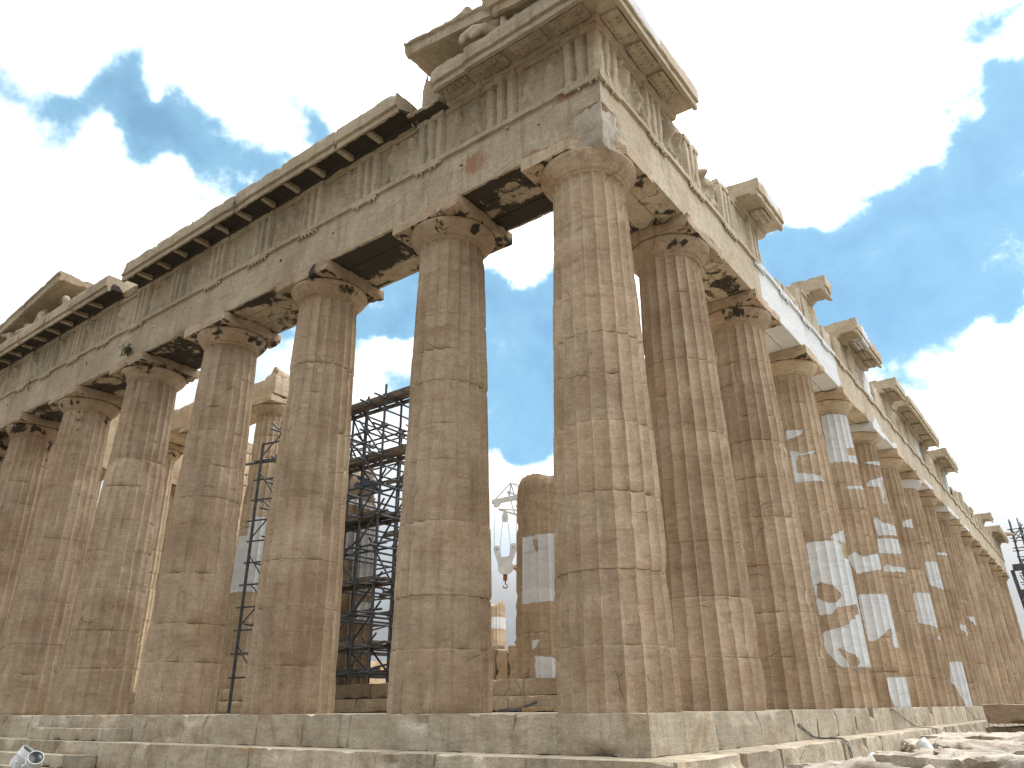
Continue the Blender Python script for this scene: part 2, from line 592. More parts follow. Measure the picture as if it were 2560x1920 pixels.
def pipe(mb, pts, r, n=6):
    pts = [Vector(p_) for p_ in pts]
    V, F = [], []
    for i, p_ in enumerate(pts):
        d = (pts[min(i + 1, len(pts) - 1)] - pts[max(i - 1, 0)]).normalized()
        q = d.to_track_quat('Z', 'Y')
        for j in range(n):
            th = 2 * math.pi * j / n
            V.append(tuple(p_ + q @ Vector((r * math.cos(th), r * math.sin(th), 0))))
    for i in range(len(pts) - 1):
        for j in range(n):
            F.append((i * n + j, i * n + (j + 1) % n, (i + 1) * n + (j + 1) % n, (i + 1) * n + j))
    F += [list(range(n))[::-1], [(len(pts) - 1) * n + j for j in range(n)]]
    mb.add(V, F)
    return mb


def catmull(pts, k=8):
    P = [Vector(p_) for p_ in pts]
    P = [P[0] * 2 - P[1]] + P + [P[-1] * 2 - P[-2]]
    o = []
    for i in range(1, len(P) - 2):
        for j in range(k):
            t = j / k
            o.append(0.5 * ((2 * P[i]) + (P[i + 1] - P[i - 1]) * t + (2 * P[i - 1] - 5 * P[i] + 4 * P[i + 1] - P[i + 2]) * t * t + (3 * P[i] - P[i - 1] - 3 * P[i + 1] + P[i + 2]) * t ** 3))
    o.append(P[-2])
    return o


def plate(mb, poly, th, o, ex, ez):
    """extruded flat outline: poly in (a,b), laid on axes ex, ez at o, thickness th"""
    o, ex, ez = Vector(o), Vector(ex).normalized(), Vector(ez).normalized()
    nn = ex.cross(ez)
    n = len(poly)
    V = [tuple(o + ex * a + ez * b - nn * th / 2) for a, b in poly] + [tuple(o + ex * a + ez * b + nn * th / 2) for a, b in poly]
    F = [list(range(n))[::-1], list(range(n, 2 * n))] + [(i, (i + 1) % n, n + (i + 1) % n, n + i) for i in range(n)]
    mb.add(V, F)
    return mb


def sculpt(name, caps, mat, parent=None, voxel=0.035, smooth=4):
    """one continuous carved body: tapered limbs fused by a remesh"""
    mb = MB()
    for (a, b, ra, rb) in caps:
        a, b = Vector(a), Vector(b)
        tube(mb, a, b, ra, 10, rb)
        for c, r_ in ((a, ra), (b, rb)):
            V, F = [], []
            nu, nv = 10, 6
            for i in range(nv + 1):
                ph = math.pi * i / nv
                for j in range(nu):
                    th = 2 * math.pi * j / nu
                    V.append((c.x + r_ * math.sin(ph) * math.cos(th), c.y + r_ * math.sin(ph) * math.sin(th), c.z + r_ * math.cos(ph)))
            for i in range(nv):
                for j in range(nu):
                    F.append((i * nu + j, (i + 1) * nu + j, (i + 1) * nu + (j + 1) % nu, i * nu + (j + 1) % nu))
            mb.add(V, F)
    o = mb.build(name, mat, parent, 180)
    md = o.modifiers.new("fuse", 'REMESH')
    md.mode = 'VOXEL'
    md.voxel_size = voxel
    md.use_smooth_shade = True
    ms = o.modifiers.new("soften", 'SMOOTH')
    ms.factor = 0.6
    ms.iterations = smooth
    return o


def poly_sd(px, pz, poly):
    """signed distance (negative inside) of points to a polygon"""
    poly = np.array(poly, float)
    d = np.full(len(px), 1e9)
    ins = np.zeros(len(px), bool)
    n = len(poly)
    for i in range(n):
        ax, az = poly[i]
        bx, bz = poly[(i + 1) % n]
        ex, ez = bx - ax, bz - az
        wx, wz = px - ax, pz - az
        t = np.clip((wx * ex + wz * ez) / (ex * ex + ez * ez + 1e-9), 0, 1)
        d = np.minimum(d, (wx - t * ex) ** 2 + (wz - t * ez) ** 2)
        cond = ((az > pz) != (bz > pz))
        with np.errstate(divide='ignore', invalid='ignore'):
            xi = ax + (pz - az) * ex / np.where(abs(ez) < 1e-9, 1e-9, ez)
        ins ^= cond & (px < xi)
    d = np.sqrt(d)
    return np.where(ins, -d, d)


# ================================================================ measures of the temple
H_COL, Z_ARC, Z_FRZ, Z_COR = 10.43, 11.78, 13.13, 13.74
FX = [0, 3.69] + [3.69 + 4.296 * i for i in range(1, 6)]
FX.append(FX[-1] + 3.69)
FY = [0, 3.69] + [3.69 + 4.291 * i for i in range(1, 15)]
FY.append(FY[-1] + 3.69)
XS = -FX[-1]
rnd = random.Random(7)

PATCH = {
3 :[(0, [(-88.6,4.39), (-25.5,4.44), (-15.7,4.31), (-6.9,4.0), (12.4,3.56), (12.7,3.34), (12.6,2.97), (12.7,2.75), (8.7,1.02), (-63.3,1.01), (-85.6,1.44), (-84.7,1.93), (-43.8,2.08), (0.5,2.44), (2.2,2.69), (-52.5,2.56), (-62.8,2.39), (-85.7,2.37), (-88.6,3.21)]),(1, [(-81.6,3.2), (-75.4,3.26), (-51.2,3.16), (-37.0,2.91), (-51.0,2.69), (-67.5,2.7), (-83.8,2.84)]),(1, [(-65.4,1.53), (-25.8,1.26), (-22.9,1.09), (-36.5,1.04), (-48.4,1.04)]),(0, [(-39.2,4.57), (12.9,4.96), (12.7,4.88), (12.8,4.45), (-25.6,4.43), (-40.6,4.46)]),(0, [(-96.2,7.87), (-53.9,7.83), (-63.6,7.66), (-97.0,7.54)]),(0, [(-95.1,7.2), (-78.7,7.18), (-70.2,7.06), (-37.5,7.17), (-39.3,7.06), (-75.5,7.02), (-83.8,6.81), (-83.5,6.48), (-40.3,6.39), (-22.6,6.21), (-91.5,6.18)]),],
4 :[(0, [(-88.4,9.63), (11.1,9.74), (11.1,8.28), (11.0,7.89), (-33.3,7.86), (-86.6,7.85)]),(1, [(-35.4,8.37), (11.1,8.59), (11.1,8.28), (-30.6,8.11)]),(0, [(-59.6,6.96), (-0.2,7.07), (3.4,6.93), (-57.9,6.88)]),(0, [(-86.7,4.6), (-64.8,4.76), (-53.3,4.57), (10.9,4.84), (10.8,4.32), (-70.3,4.02)]),(0, [(-75.4,4.0), (-77.6,3.37), (10.8,3.42), (10.7,1.73), (-20.5,1.74), (-17.0,2.33), (-59.1,1.93), (-74.0,1.93), (-77.2,2.86)]),(0, [(-50.9,0.87), (10.7,0.88), (10.7,-0.0), (-45.2,0.0), (-54.5,0.47)]),],
5 :[(0, [(-71.4,6.63), (-60.0,6.71), (-50.3,6.49), (9.4,6.38), (9.5,6.04), (-65.7,5.99)]),(0, [(-71.2,5.87), (9.4,5.91), (9.2,5.46), (-26.5,5.29), (-74.4,5.32)]),(0, [(-69.2,4.82), (-60.1,4.94), (-45.4,4.82), (9.4,4.85), (9.5,4.65), (-69.8,4.63)]),(0, [(-63.8,8.9), (9.7,9.12), (4.2,8.85), (-63.2,8.82)]),(0, [(-75.3,7.93), (-59.4,8.15), (0.5,8.39), (-22.9,7.35), (9.6,7.22), (-25.3,7.25), (-25.3,7.88)]),],
6 :[(0, [(-44.2,7.33), (8.3,7.63), (8.4,7.09), (-46.5,7.05)]),(0, [(8.4,7.24), (7.6,7.21), (7.5,6.36), (8.0,6.47), (8.4,6.07)]),(0, [(-62.8,4.32), (8.3,4.37), (8.2,2.48), (-35.1,2.52), (8.3,2.8), (-27.0,3.03), (-65.1,3.12)]),],
7 :[(0, [(-58.1,6.18), (7.5,6.24), (7.4,5.86), (7.0,5.61), (6.7,5.0), (-10.7,4.94), (-57.5,5.1)]),(0, [(-54.5,1.81), (7.3,1.83), (7.3,-0.05), (-33.2,-0.05), (-49.0,0.74), (-60.9,0.94)]),(0, [(7.5,8.83), (6.9,8.77), (6.9,8.13), (7.5,8.19)]),],
8 :[(0, [(-60.9,7.23), (6.3,7.29), (6.2,7.14), (-48.4,7.1)]),(0, [(-39.2,3.69), (6.6,3.71), (6.7,2.94), (-13.4,3.27)]),(0, [(6.6,1.62), (6.2,1.61), (6.5,0.87)]),],
9 :[(0, [(-49.7,4.42), (6.1,4.46), (6.1,3.65)]),(0, [(6.0,4.75), (5.6,4.73), (5.6,3.92), (5.8,3.97)]),],
'a' :[(0, [(-110.9,3.25), (-40.8,3.29), (-44.4,1.68), (-110.6,1.65)]),(1, [(-87.4,3.2), (-75.8,3.16), (-73.0,2.88), (-79.3,2.85)]),(0, [(-89.1,0.82), (-71.3,0.84), (-86.1,0.6), (-87.7,0.62)]),(0, [(-84.7,0.49), (-46.7,0.43), (-47.2,-0.01), (-83.7,-0.01)]),],
'b' :[(0, [(-66.9,5.38), (10.6,5.21), (10.0,5.0), (-65.5,5.2)]),(0, [(-65.4,4.61), (10.3,4.75), (13.7,2.77), (-26.3,2.71), (-19.9,2.91), (-32.9,2.95), (-31.9,3.43), (-39.5,3.49), (-57.8,3.52)]),(0, [(-24.1,2.29), (17.1,2.3), (8.6,1.72), (-20.2,1.74)]),],

}


# ================================================================ setting
def make_ground():
    n = 70
    g = np.sign(np.linspace(-1, 1, n)) * np.abs(np.linspace(-1, 1, n)) ** 3.2 * 1500
    X, Y = np.meshgrid(g + 2, g + 4, indexing='ij')
    V = np.stack([X.ravel(), Y.ravel(), np.zeros(n * n)], 1)
    V[:, 2] = -1.66 + 0.06 * fbm(V, 0.5, 3, 3) - np.clip(np.hypot(V[:, 0], V[:, 1]) - 90, 0, None) * 0.02
    F = []
    I = np.arange(n * n).reshape(n, n)
    for q in np.stack([I[:-1, :-1].ravel(), I[1:, :-1].ravel(), I[1:, 1:].ravel(), I[:-1, 1:].ravel()], 1):
        F.append(q.tolist())
    o = MB().add(V, F).build('ground', M_GROUND, None, 180)
    tag(o, kind='structure')


make_ground()


# ---------------------------------------------------------------- stepped platform
def make_platform():
    t = thing('stepped_platform', 'worn stepped marble platform that carries the whole temple', 'temple platform', (-14.4, 33.7, -1.6))
    levels = [(1.01, 0.0, -0.55), (1.71, -0.552, -1.07), (2.41, -1.072, -1.6)]
    for li, (u, zt, zb) in enumerate(levels):
        mb = MB()
        rr = random.Random(40 + li)
        depth = 1.9
        # front row and flank row, block by block
        for side, L in (('F', -FX[-1]), ('N', FY[-1])):
            end = abs(L) + u
            s = -u
            first = True
            k = 0
            while s < end - 0.01:
                ln = rr.uniform(1.25, 2.0) if not first else 2.3
                if end - (s + ln) < 0.8:
                    ln = end - s
                tint = rr.uniform(-0.16, 0.12) + (-0.08 if side == 'N' else 0.0)
                off = rr.uniform(-0.008, 0.008)
                fine = s < 20
                far = side == 'N' and s > 24
                prof = [(u - depth, zb), (u + off, zb), (u + off, zt), (u - depth, zt)]
                gap = 0.006 if rr.random() < 0.5 else 0.014
                seed = rr.randrange(9999)

                def warp(V, seed=seed, u=u, zt=zt, zb=zb, s=s, ln=ln):
                    # broken lumps out of the upper arris
                    e = np.exp(-((zt - V[:, 2]) / 0.16) ** 2) * np.exp(-((u - V[:, 0]) / 0.06) ** 2)
                    q = np.stack([V[:, 1], V[:, 1] * 0, V[:, 0] * 0], 1)
                    c = np.clip(fbm(q, 1.5, 3, seed) - 0.22, 0, 0.7)
                    V[:, 2] -= e * c * 0.20
                    V[:, 0] -= e * c * 0.20
                    ck = np.clip(fbm(V, 2.6, 3, seed + 9) - 0.45, 0, 0.5)
                    f = np.exp(-((u - V[:, 0]) / 0.05) ** 2)
                    V[:, 0] -= f * ck * 0.12
                    if li == 0 and side == 'F' and -0.6 < s + ln and s < 0.8:
                        # bite out of the foot of the corner block
                        dd = np.hypot((V[:, 1] + 0.22) / 0.24, (V[:, 2] + 0.55) / 0.12)
                        V[:, 0] -= f * np.clip(1.25 - dd, 0, 1) * 0.16
                    return V
                extrude(mb, prof, 0 if first else s, s + ln - gap, side, 0.09 if fine else (0.3 if far else 0.16), 0.08 if fine else 0.14,
                        m0=first, chip=0.03, rough=0.008, seed=seed, tint=tint, endchip=0.02, warp=warp)
                if first:
                    first = False
                s += ln
                k += 1
        # core
        core = MB()
        stone_box(mb, (XS - u + 0.1, 0.9, zb + 0.01), (-0.9, FY[-1] + u - 0.1, zt - 0.006), 1.6, 0.0, 0.0, 5)
        mb.build('step', M_STEP, t, 40, recalc=True)
    # paving joints of the top are left to the stone itself


make_platform()


def step_block(lo, hi, label, seed, tint=0.0, m=None, chip=0.03, group=None, name='step_block', cat='stone block'):
    mb = MB()
    stone_box(mb, lo, hi, 0.1, chip, 0.008, seed, tint)
    o = mb.build(name, m or M_STEP, None, 40)
    tag(o, label, cat, group)
    return o


# half-height steps set in for the visitors, at the left
step_block((-16.6, -1.40, -0.552), (-12.9, -1.016, -0.285), 'long low marble access step laid against the top step, upper of the two at left', 11, 0.05)
step_block((-12.897, -1.40, -0.552), (-12.25, -1.016, -0.282), 'short brown end block closing the upper access step at left', 12, -0.22)
step_block((-17.2, -2.12, -1.072), (-12.95, -1.716, -0.81), 'long low marble access step on the lower tread beside the floodlights', 13, 0.05)
step_block((-12.946, -2.12, -1.072), (-12.25, -1.716, -0.80), 'dark stained end block closing the lower access step', 14, -0.25)


# ---------------------------------------------------------------- columns
def column(x, y, label, seed, z0=0.0, h=H_COL, sc_=1.0, top=None, res=1, patches=None, mat=M_COL, group=None, capital=True, capmat=M_CAP, crustamt=0.25,
           tintb=0.0, ptop=False, cap_patch=0.0, aba_patch=0.0, rag=0.0, broken=False, neckstain=0.0, blot=()):
    rr = random.Random(seed)
    t = thing('fluted_column', label, 'column', (x, y, z0), group)
    hs = (h - 0.71 * sc_) if capital else (top if top else h)        # shaft height
    hfull = h - 0.71 * sc_
    Rb, Rt = 0.955 * sc_, 0.74 * sc_
    seg = [4, 6, 8][res]
    dz = [0.20, 0.10, 0.065][res]
    # drum joints
    J = [1.02, 2.0, 2.98, 3.93, 4.43 + 0.45, 5.83, 6.75, 7.2 + 0.6, 8.75] if False else []
    zj = 0.0
    J = []
    base = [1.02, 2.05, 3.2, 4.43, 5.3, 6.2, 7.05, 7.87, 8.75]
    for b_ in base:
        zz = (b_ + rr.uniform(-0.14, 0.14)) * sc_ if not patches else b_ * (1.0 if sc_ == 1 else 0.97)
        if zz < hs - 0.25:
            J.append(zz)
    rows = [0.0, 0.012]
    edges = [0.0] + J + [hs]
    for a, b in zip(edges[:-1], edges[1:]):
        k = max(2, int((b - a - 0.08) / dz))
        rows += list(np.linspace(a + 0.04, b - 0.04, k + 1))
        if b < hs:
            rows += [b - 0.018, b - 0.005, b + 0.005, b + 0.018]
    rows += [hs - 0.01, hs]
    Zr = np.array(sorted(set(np.round(rows, 4))))
    nth = 20 * seg
    tl = np.array([[0, .2, .5, .8], [0, .045, .25, .5, .75, .955], [0, .035, .13, .32, .5, .68, .87, .965]][res])
    th = ((np.arange(20)[:, None] + tl[None, :]) / 20 * 2 * math.pi).ravel()
    TH, ZZ = np.meshgrid(th, Zr)
    TH, ZZ = TH.ravel(), ZZ.ravel()
    tt = np.clip(ZZ / hfull, 0, 1)
    Rz = Rb - (Rb - Rt) * tt ** 1.12 + 0.012 * sc_ * np.sin(math.pi * tt)
    fl = np.tile(np.tile(tl, 20), len(Zr))
    para = 1 - (2 * fl - 1) ** 2
    depth = 0.090 * sc_ * (Rz / Rb)
    P = np.stack([Rz * np.cos(TH) + seed * 3.1, Rz * np.sin(TH), ZZ], 1)
    # drum index
    di = np.zeros(len(ZZ), int)
    for q in J:
        di += (ZZ > q).astype(int)
    drs = np.array([rr.uniform(-0.010, 0.010) for _ in range(14)])
    dtw = np.array([rr.uniform(-0.006, 0.006) for _ in range(14)])
    dti = np.array([rr.uniform(-0.08, 0.08) for _ in range(14)])
    # patches of new marble
    pat = np.zeros(len(ZZ))
    psd = np.full(len(ZZ), 9.0)
    if patches:
        thd = (np.degrees(TH) + 180) % 360 - 180
        thd = np.where(thd > 170, thd - 360, thd)
        for hole, pg in patches:
            g = [((a if (a < 4 or not ptop) else 42) * math.pi / 180 * 0.9 * sc_, zz) for a, zz in pg]
            sdv = poly_sd(thd * math.pi / 180 * 0.9 * sc_, ZZ, g)
            if hole:
                psd = np.maximum(psd, -sdv)
            else:
                psd = np.minimum(psd, sdv)
        pat = np.clip(0.5 - psd / 0.16, 0, 1)
    keep = 1 - np.clip(pat * 1.6, 0, 1)
    # arris chips, hollows, worn joints
    n1 = fbm(P, 1.7, 4, seed)
    n2 = fbm(P, 5.5, 3, seed + 7)
    chip = np.clip((n1 - 0.46) * 3.6, 0, 1) * keep
    ridge = np.clip(1 - para / 0.75, 0, 1)
    cut = para ** 0.72
    r = Rz - depth * cut
    r -= depth * ridge * chip * (0.55 + 0.35 * np.clip(n2, -1, 1))
    r -= 0.045 * sc_ * np.clip(fbm(P, 0.95, 3, seed + 21) - 0.38, 0, 1) * keep * 1.6
    r += 0.003 * n2 * keep + drs[di] * keep
    for q in J:
        g = np.exp(-(np.abs(ZZ - q) / 0.009) ** 2)
        w_ = np.exp(-(np.abs(ZZ - q) / 0.05) ** 2)
        jn = fbm(np.stack([TH * 2.2, TH * 0 + q, TH * 0 + seed], 1), 1.0, 3, seed + 3)
        r -= g * (0.006 + 0.024 * np.clip(jn + 0.05, 0, 1))
        r -= w_ * 0.055 * np.clip(jn - 0.28, 0, 1) * keep
    # foot and head worn
    r -= np.exp(-ZZ / 0.06) * 0.02 * np.clip(n2 + 0.3, 0, 1)
    if capital:
        # scooped ends of the flutes below the neck rings
        e = np.clip((ZZ - (hs - 0.10)) / 0.10, 0, 1)
        r += depth * cut * e ** 3
    TH2 = TH + dtw[di]
    if not capital:
        # ragged break at the top of a stump
        e = np.clip((ZZ - (hs - 0.55)) / 0.55, 0, 1)
        ZZ = ZZ - e * rag * (0.5 + fbm(P * np.array([1, 1, 0.2]), 1.3, 3, seed + 5))
        r -= e ** 4 * 0.12
    V = np.stack([x + r * np.cos(TH2), y + r * np.sin(TH2), z0 + ZZ], 1)
    nr = len(Zr)
    F = []
    I = np.arange(nr * nth).reshape(nr, nth)
    I2 = np.roll(I, -1, 1)
    F += np.stack([I[:-1].ravel(), I2[:-1].ravel(), I2[1:].ravel(), I[1:].ravel()], 1).tolist()
    F.append(I[-1].tolist())
    flt = np.array([rr.uniform(-0.085, 0.085) for _ in range(20)])
    fidx = (TH / (2 * math.pi) * 20 + 1e-6).astype(int) % 20
    tint = dti[di] + tintb - 0.10 * chip * ridge + (flt[fidx] * (para > 0.3) + 0.30 * (fl < 0.02) * np.clip(0.6 + n2, 0, 1)) * keep
    # the lower drums are ruddier, near the neck greyer: leave to stone; soot only where the rain runs off the capital
    crust = np.zeros(len(ZZ))
    if capital:
        dn = np.clip(1 - (hs - ZZ) / 2.4, 0, 1)
        crust = (0.22 * dn ** 2 + neckstain * dn ** 1.5) * np.clip(fbm(P * np.array([1, 1, 0.25]), 1.8, 3, seed + 12) + 0.35, 0, 1) * keep
    mb = MB()
    mb.add(V, F, tint, pat, crust)
    sh = mb.build('shaft', mat, t, 28)
    if not capital:
        return t
    # capital: neck rings and the swelling cushion
    s = sc_
    zs = z0 + hs
    prof = [(Rt - 0.03 * s, -0.02), (Rt + 0.004 * s, 0.0), (Rt + 0.014 * s, 0.02), (Rt + 0.006 * s, 0.028), (Rt + 0.03 * s, 0.045), (Rt + 0.02 * s, 0.053), (Rt + 0.048 * s, 0.072), (Rt + 0.06 * s, 0.09),
            (0.842 * s, 0.14), (0.885 * s, 0.19), (0.924 * s, 0.24), (0.957 * s, 0.29), (0.982 * s, 0.335), (0.99 * s, 0.365), (0.975 * s, 0.388), (0.93 * s, 0.396)]
    prof = [(a, b * s) for a, b in prof]
    nt = [40, 72, 96][res]
    th = np.arange(nt) / nt * 2 * math.pi
    A = np.array(prof)
    rr_ = np.repeat(A[:, 0], nt)
    zz_ = np.repeat(A[:, 1], nt)
    TT = np.tile(th, len(A))
    P = np.stack([rr_ * np.cos(TT) + seed * 2.3, rr_ * np.sin(TT), zz_], 1)
    c1 = fbm(P, 1.6, 3, seed + 60)
    c2 = fbm(P, 5, 3, seed + 61)
    rr_ = rr_ - 0.010 * np.clip(c2, 0, 1) - 0.10 * s * np.clip(c1 - 0.42, 0, 1) * np.clip(zz_ / 0.2, 0, 1)
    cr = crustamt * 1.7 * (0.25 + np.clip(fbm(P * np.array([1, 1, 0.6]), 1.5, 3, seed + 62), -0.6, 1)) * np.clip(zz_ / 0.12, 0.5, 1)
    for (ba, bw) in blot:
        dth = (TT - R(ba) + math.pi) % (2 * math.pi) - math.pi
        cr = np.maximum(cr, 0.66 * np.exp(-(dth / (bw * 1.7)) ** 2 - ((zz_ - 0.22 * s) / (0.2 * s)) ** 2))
    V = np.stack([x + rr_ * np.cos(TT), y + rr_ * np.sin(TT), zs + zz_], 1)
    I = np.arange(len(A) * nt).reshape(len(A), nt)
    I2 = np.roll(I, -1, 1)
    F = np.stack([I[:-1].ravel(), I2[:-1].ravel(), I2[1:].ravel(), I[1:].ravel()], 1).tolist()
    F += [I[0][::-1].tolist(), I[-1].tolist()]
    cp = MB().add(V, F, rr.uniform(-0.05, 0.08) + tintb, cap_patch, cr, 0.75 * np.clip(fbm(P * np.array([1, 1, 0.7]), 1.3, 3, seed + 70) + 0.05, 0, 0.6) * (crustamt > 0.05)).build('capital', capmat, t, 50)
    za = zs + 0.395 * s
    hb = 1.0 * s
    dx, dy = rr.uniform(-0.01, 0.01), rr.uniform(-0.01, 0.01)
    ab = MB()

    def wa(V):
        if broken:      # outer corner of the corner capital sheared away
            e = (V[:, 0] - x) - (V[:, 1] - y)
            k = np.clip(e - 1.15, 0, None) * 0.5
            k = k + 0.05 * np.clip(fbm(V, 3.0, 3, 4), 0, 1) * (k > 0)
            V[:, 0] -= k
            V[:, 1] += k
        return V
    sd_ = rr.randrange(999)
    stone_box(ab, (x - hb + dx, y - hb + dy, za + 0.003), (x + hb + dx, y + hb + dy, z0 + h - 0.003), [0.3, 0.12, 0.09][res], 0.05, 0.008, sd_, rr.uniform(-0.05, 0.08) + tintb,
              aba_patch, (lambda V: np.maximum(crustamt * 1.3 * (0.1 + np.clip(fbm(V, 1.2, 3, sd_ + 5), -0.4, 1)), 0.75 * np.exp(-np.clip(V[:, 2] - za, 0, None) / 0.02) * (crustamt > 0.05))), 0.07, wa)  # abacus underside: shade of the gap painted dark; blotches above are black crusts
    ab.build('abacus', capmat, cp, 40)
    return t


ORD = ['', 'second', 'third', 'fourth', 'fifth', 'sixth', 'seventh', 'eighth', 'ninth', 'tenth', 'eleventh', 'twelfth', 'thirteenth', 'fourteenth', 'fifteenth', 'sixteenth', 'seventeenth']
flab = ['massive fluted corner column with grey patched capital, nearest the camera',
        'fluted front column just left of the corner column, black stain on its capital',
        'fluted front column with the dark scaffolding showing to its right',
        'fluted front column with the thin scaffold mast showing to its right',
        'fluted front column whose capital lies right of the green tuft, fifth of the row',
        'sixth front column from the corner, black streaks running down from its capital',
        'seventh front column from the corner, dark stained head',
        'last front column at the left edge, eighth from the corner']
for i in range(8):
    column(-FX[i], 0, flab[i], 100 + i, res=2 if i < 4 else 1, crustamt=[0.12, 0.42, 0.42, 0.45, 0.4, 0.34, 0.45, 0.6][i], group=None, broken=(i == 0), sc_=1.0,
           blot=[[], [(-66, 0.16), (-15, 0.1)], [(-10, 0.3)], [(-60, 0.2), (5, 0.25)], [(-40, 0.1), (-100, 0.08)], [(-62, 0.08), (-48, 0.08), (-95, 0.2)], [(-20, 0.3)], []][i],
           neckstain=[0.0, 0.15, 0.2, 0.1, 0.1, 0.5, 0.45, 0.5][i], tintb=[0.06, 0.02, 0, -0.02, -0.04, -0.06, -0.08, -0.1][i])
nlab = {1: 'plain brown flank column right behind the corner column, second of the long side', 2: 'third flank column from the corner, black hole in its capital',
        3: 'fourth flank column, the one most patched with big pale grey marble inserts', 4: 'fifth flank column, its whole top drum new pale marble',
        5: 'sixth flank column from the corner with ragged pale inserts at mid height', 6: 'seventh flank column, tall pale insert below its middle',
        7: 'eighth flank column, pale insert at its foot and below a white capital', 8: 'ninth flank column with small pale slivers let into the shaft', 9: 'tenth flank column with two narrow pale inserts'}
for k in range(1, 17):
    pg = PATCH.get(k)
    lab = nlab.get(k, ORD[k] + ' column of the long right flank, counted from the near corner')
    column(0, FY[k], lab, 200 + k, res=2 if k < 5 else (1 if k < 10 else 0), patches=pg, ptop=True, crustamt=[0, 0.3, 0.34, 0.1, 0.0, 0, 0, 0, 0, 0, 0, 0.3, 0.3, 0.3, 0.3, 0.3, 0.4][k],
           blot={1: [(-58, 0.14), (-40, 0.1)], 2: [(-70, 0.28)]}.get(k, []), tintb=0.02 if k < 3 else 0.08, cap_patch=1.0 if k == 7 else 0.0, aba_patch=1.0 if k in (5, 9) else 0.0, capmat=M_CAP if k < 3 else M_CELLA)


# ---------------------------------------------------------------- entablature of the two sides
def trig_centres(side):
    C = FX if side == 'F' else FY
    out = [-0.46]
    for a, b in zip(C[:-1], C[1:]):
        m = (a + b) / 2
        if a == 0:
            out += [1.60, b]
        elif b == C[-1]:
            out += [a + 2.146, b + 0.46]
        else:
            out += [m, b]
    return out


def regula(s, side, parent, tint, patch, mat, worn):
    mb = MB()
    w = 0.845
    rr = random.Random(int(s * 100) + 5)
    if worn < 0.85:
        extrude(mb, [(0.89, 11.575), (0.955, 11.575), (0.955, 11.652), (0.89, 11.652)], s - w / 2, s + w / 2, side, 0.1, 0.1, chip=0.02, rough=0.004, seed=int(s * 77) % 999, tint=tint, patch=patch, endchip=0.03)
    T = place(side)
    for i in range(6):
        if rr.random() < worn:
            continue
        sx = s - w / 2 + w * (i + 0.5) / 6
        p = T(np.array([0.922, 0.922]), np.array([sx, sx]), np.array([11.574, 11.515]))
        tube(mb, p[0], p[1], 0.030, 8, 0.038, tint=tint, patch=patch)
    if mb.n == 0:
        return
    mb.build('regula', mat, parent, 40, recalc=True)


def triglyph(s, side, parent, mat, seed, zt=Z_FRZ, patch=0.0, tint=0.0, crust=None):
    w = 0.845
    u0, uf, d = 0.70, 0.925, 0.105
    q = w / 6
    plan = []
    # half glyph - bar - glyph - bar - glyph - bar - half glyph
    xs = [(-3.0, d * 0.9), (-2.55, 0), (-1.55, 0), (-1.05, d), (-0.95, d), (-0.5, 0), (0.5, 0), (0.95, d), (1.05, d), (1.55, 0), (2.55, 0), (3.0, d * 0.9)]
    plan = [(s + a * q, uf - b) for a, b in xs]
    top = min(zt, 12.98)
    Zs = np.linspace(11.785, top, 14)
    V, F = [], []
    ring = [(s - w / 2, u0)] + plan + [(s + w / 2, u0)]
    m = len(ring)
    for z in Zs:
        for a, b in ring:
            V.append((b, a, z))
    V = np.array(V)
    P = V * np.array([1, 1, 1])
    n1 = fbm(P, 2.4, 3, seed)
    V[:, 0] -= np.where(V[:, 0] > 0.72, 0.07 * np.clip(n1 - 0.3, 0, 1) + 0.006 * fbm(P, 8, 2, seed + 3), 0)
    for r_ in range(len(Zs) - 1):
        for j in range(m):
            F.append((r_ * m + j, r_ * m + (j + 1) % m, (r_ + 1) * m + (j + 1) % m, (r_ + 1) * m + j))
    F.append(list(range(m))[::-1])
    F.append([(len(Zs) - 1) * m + j for j in range(m)])
    mb = MB()
    T = place(side)
    cr = crust(V) if crust else 0.0
    mb.add(T(V[:, 0], V[:, 1], V[:, 2]), F, tint, patch, cr)
    if zt >= 13.1:
        extrude(mb, [(0.70, 12.982), (0.94, 12.982), (0.94, 13.127), (0.70, 13.127)], s - w / 2 - 0.004, s + w / 2 + 0.004, side, 0.1, 0.1, chip=0.03, rough=0.005, seed=seed + 1, tint=tint, patch=patch, endchip=0.03)
    mb.build('triglyph', mat, parent, 32, recalc=True)


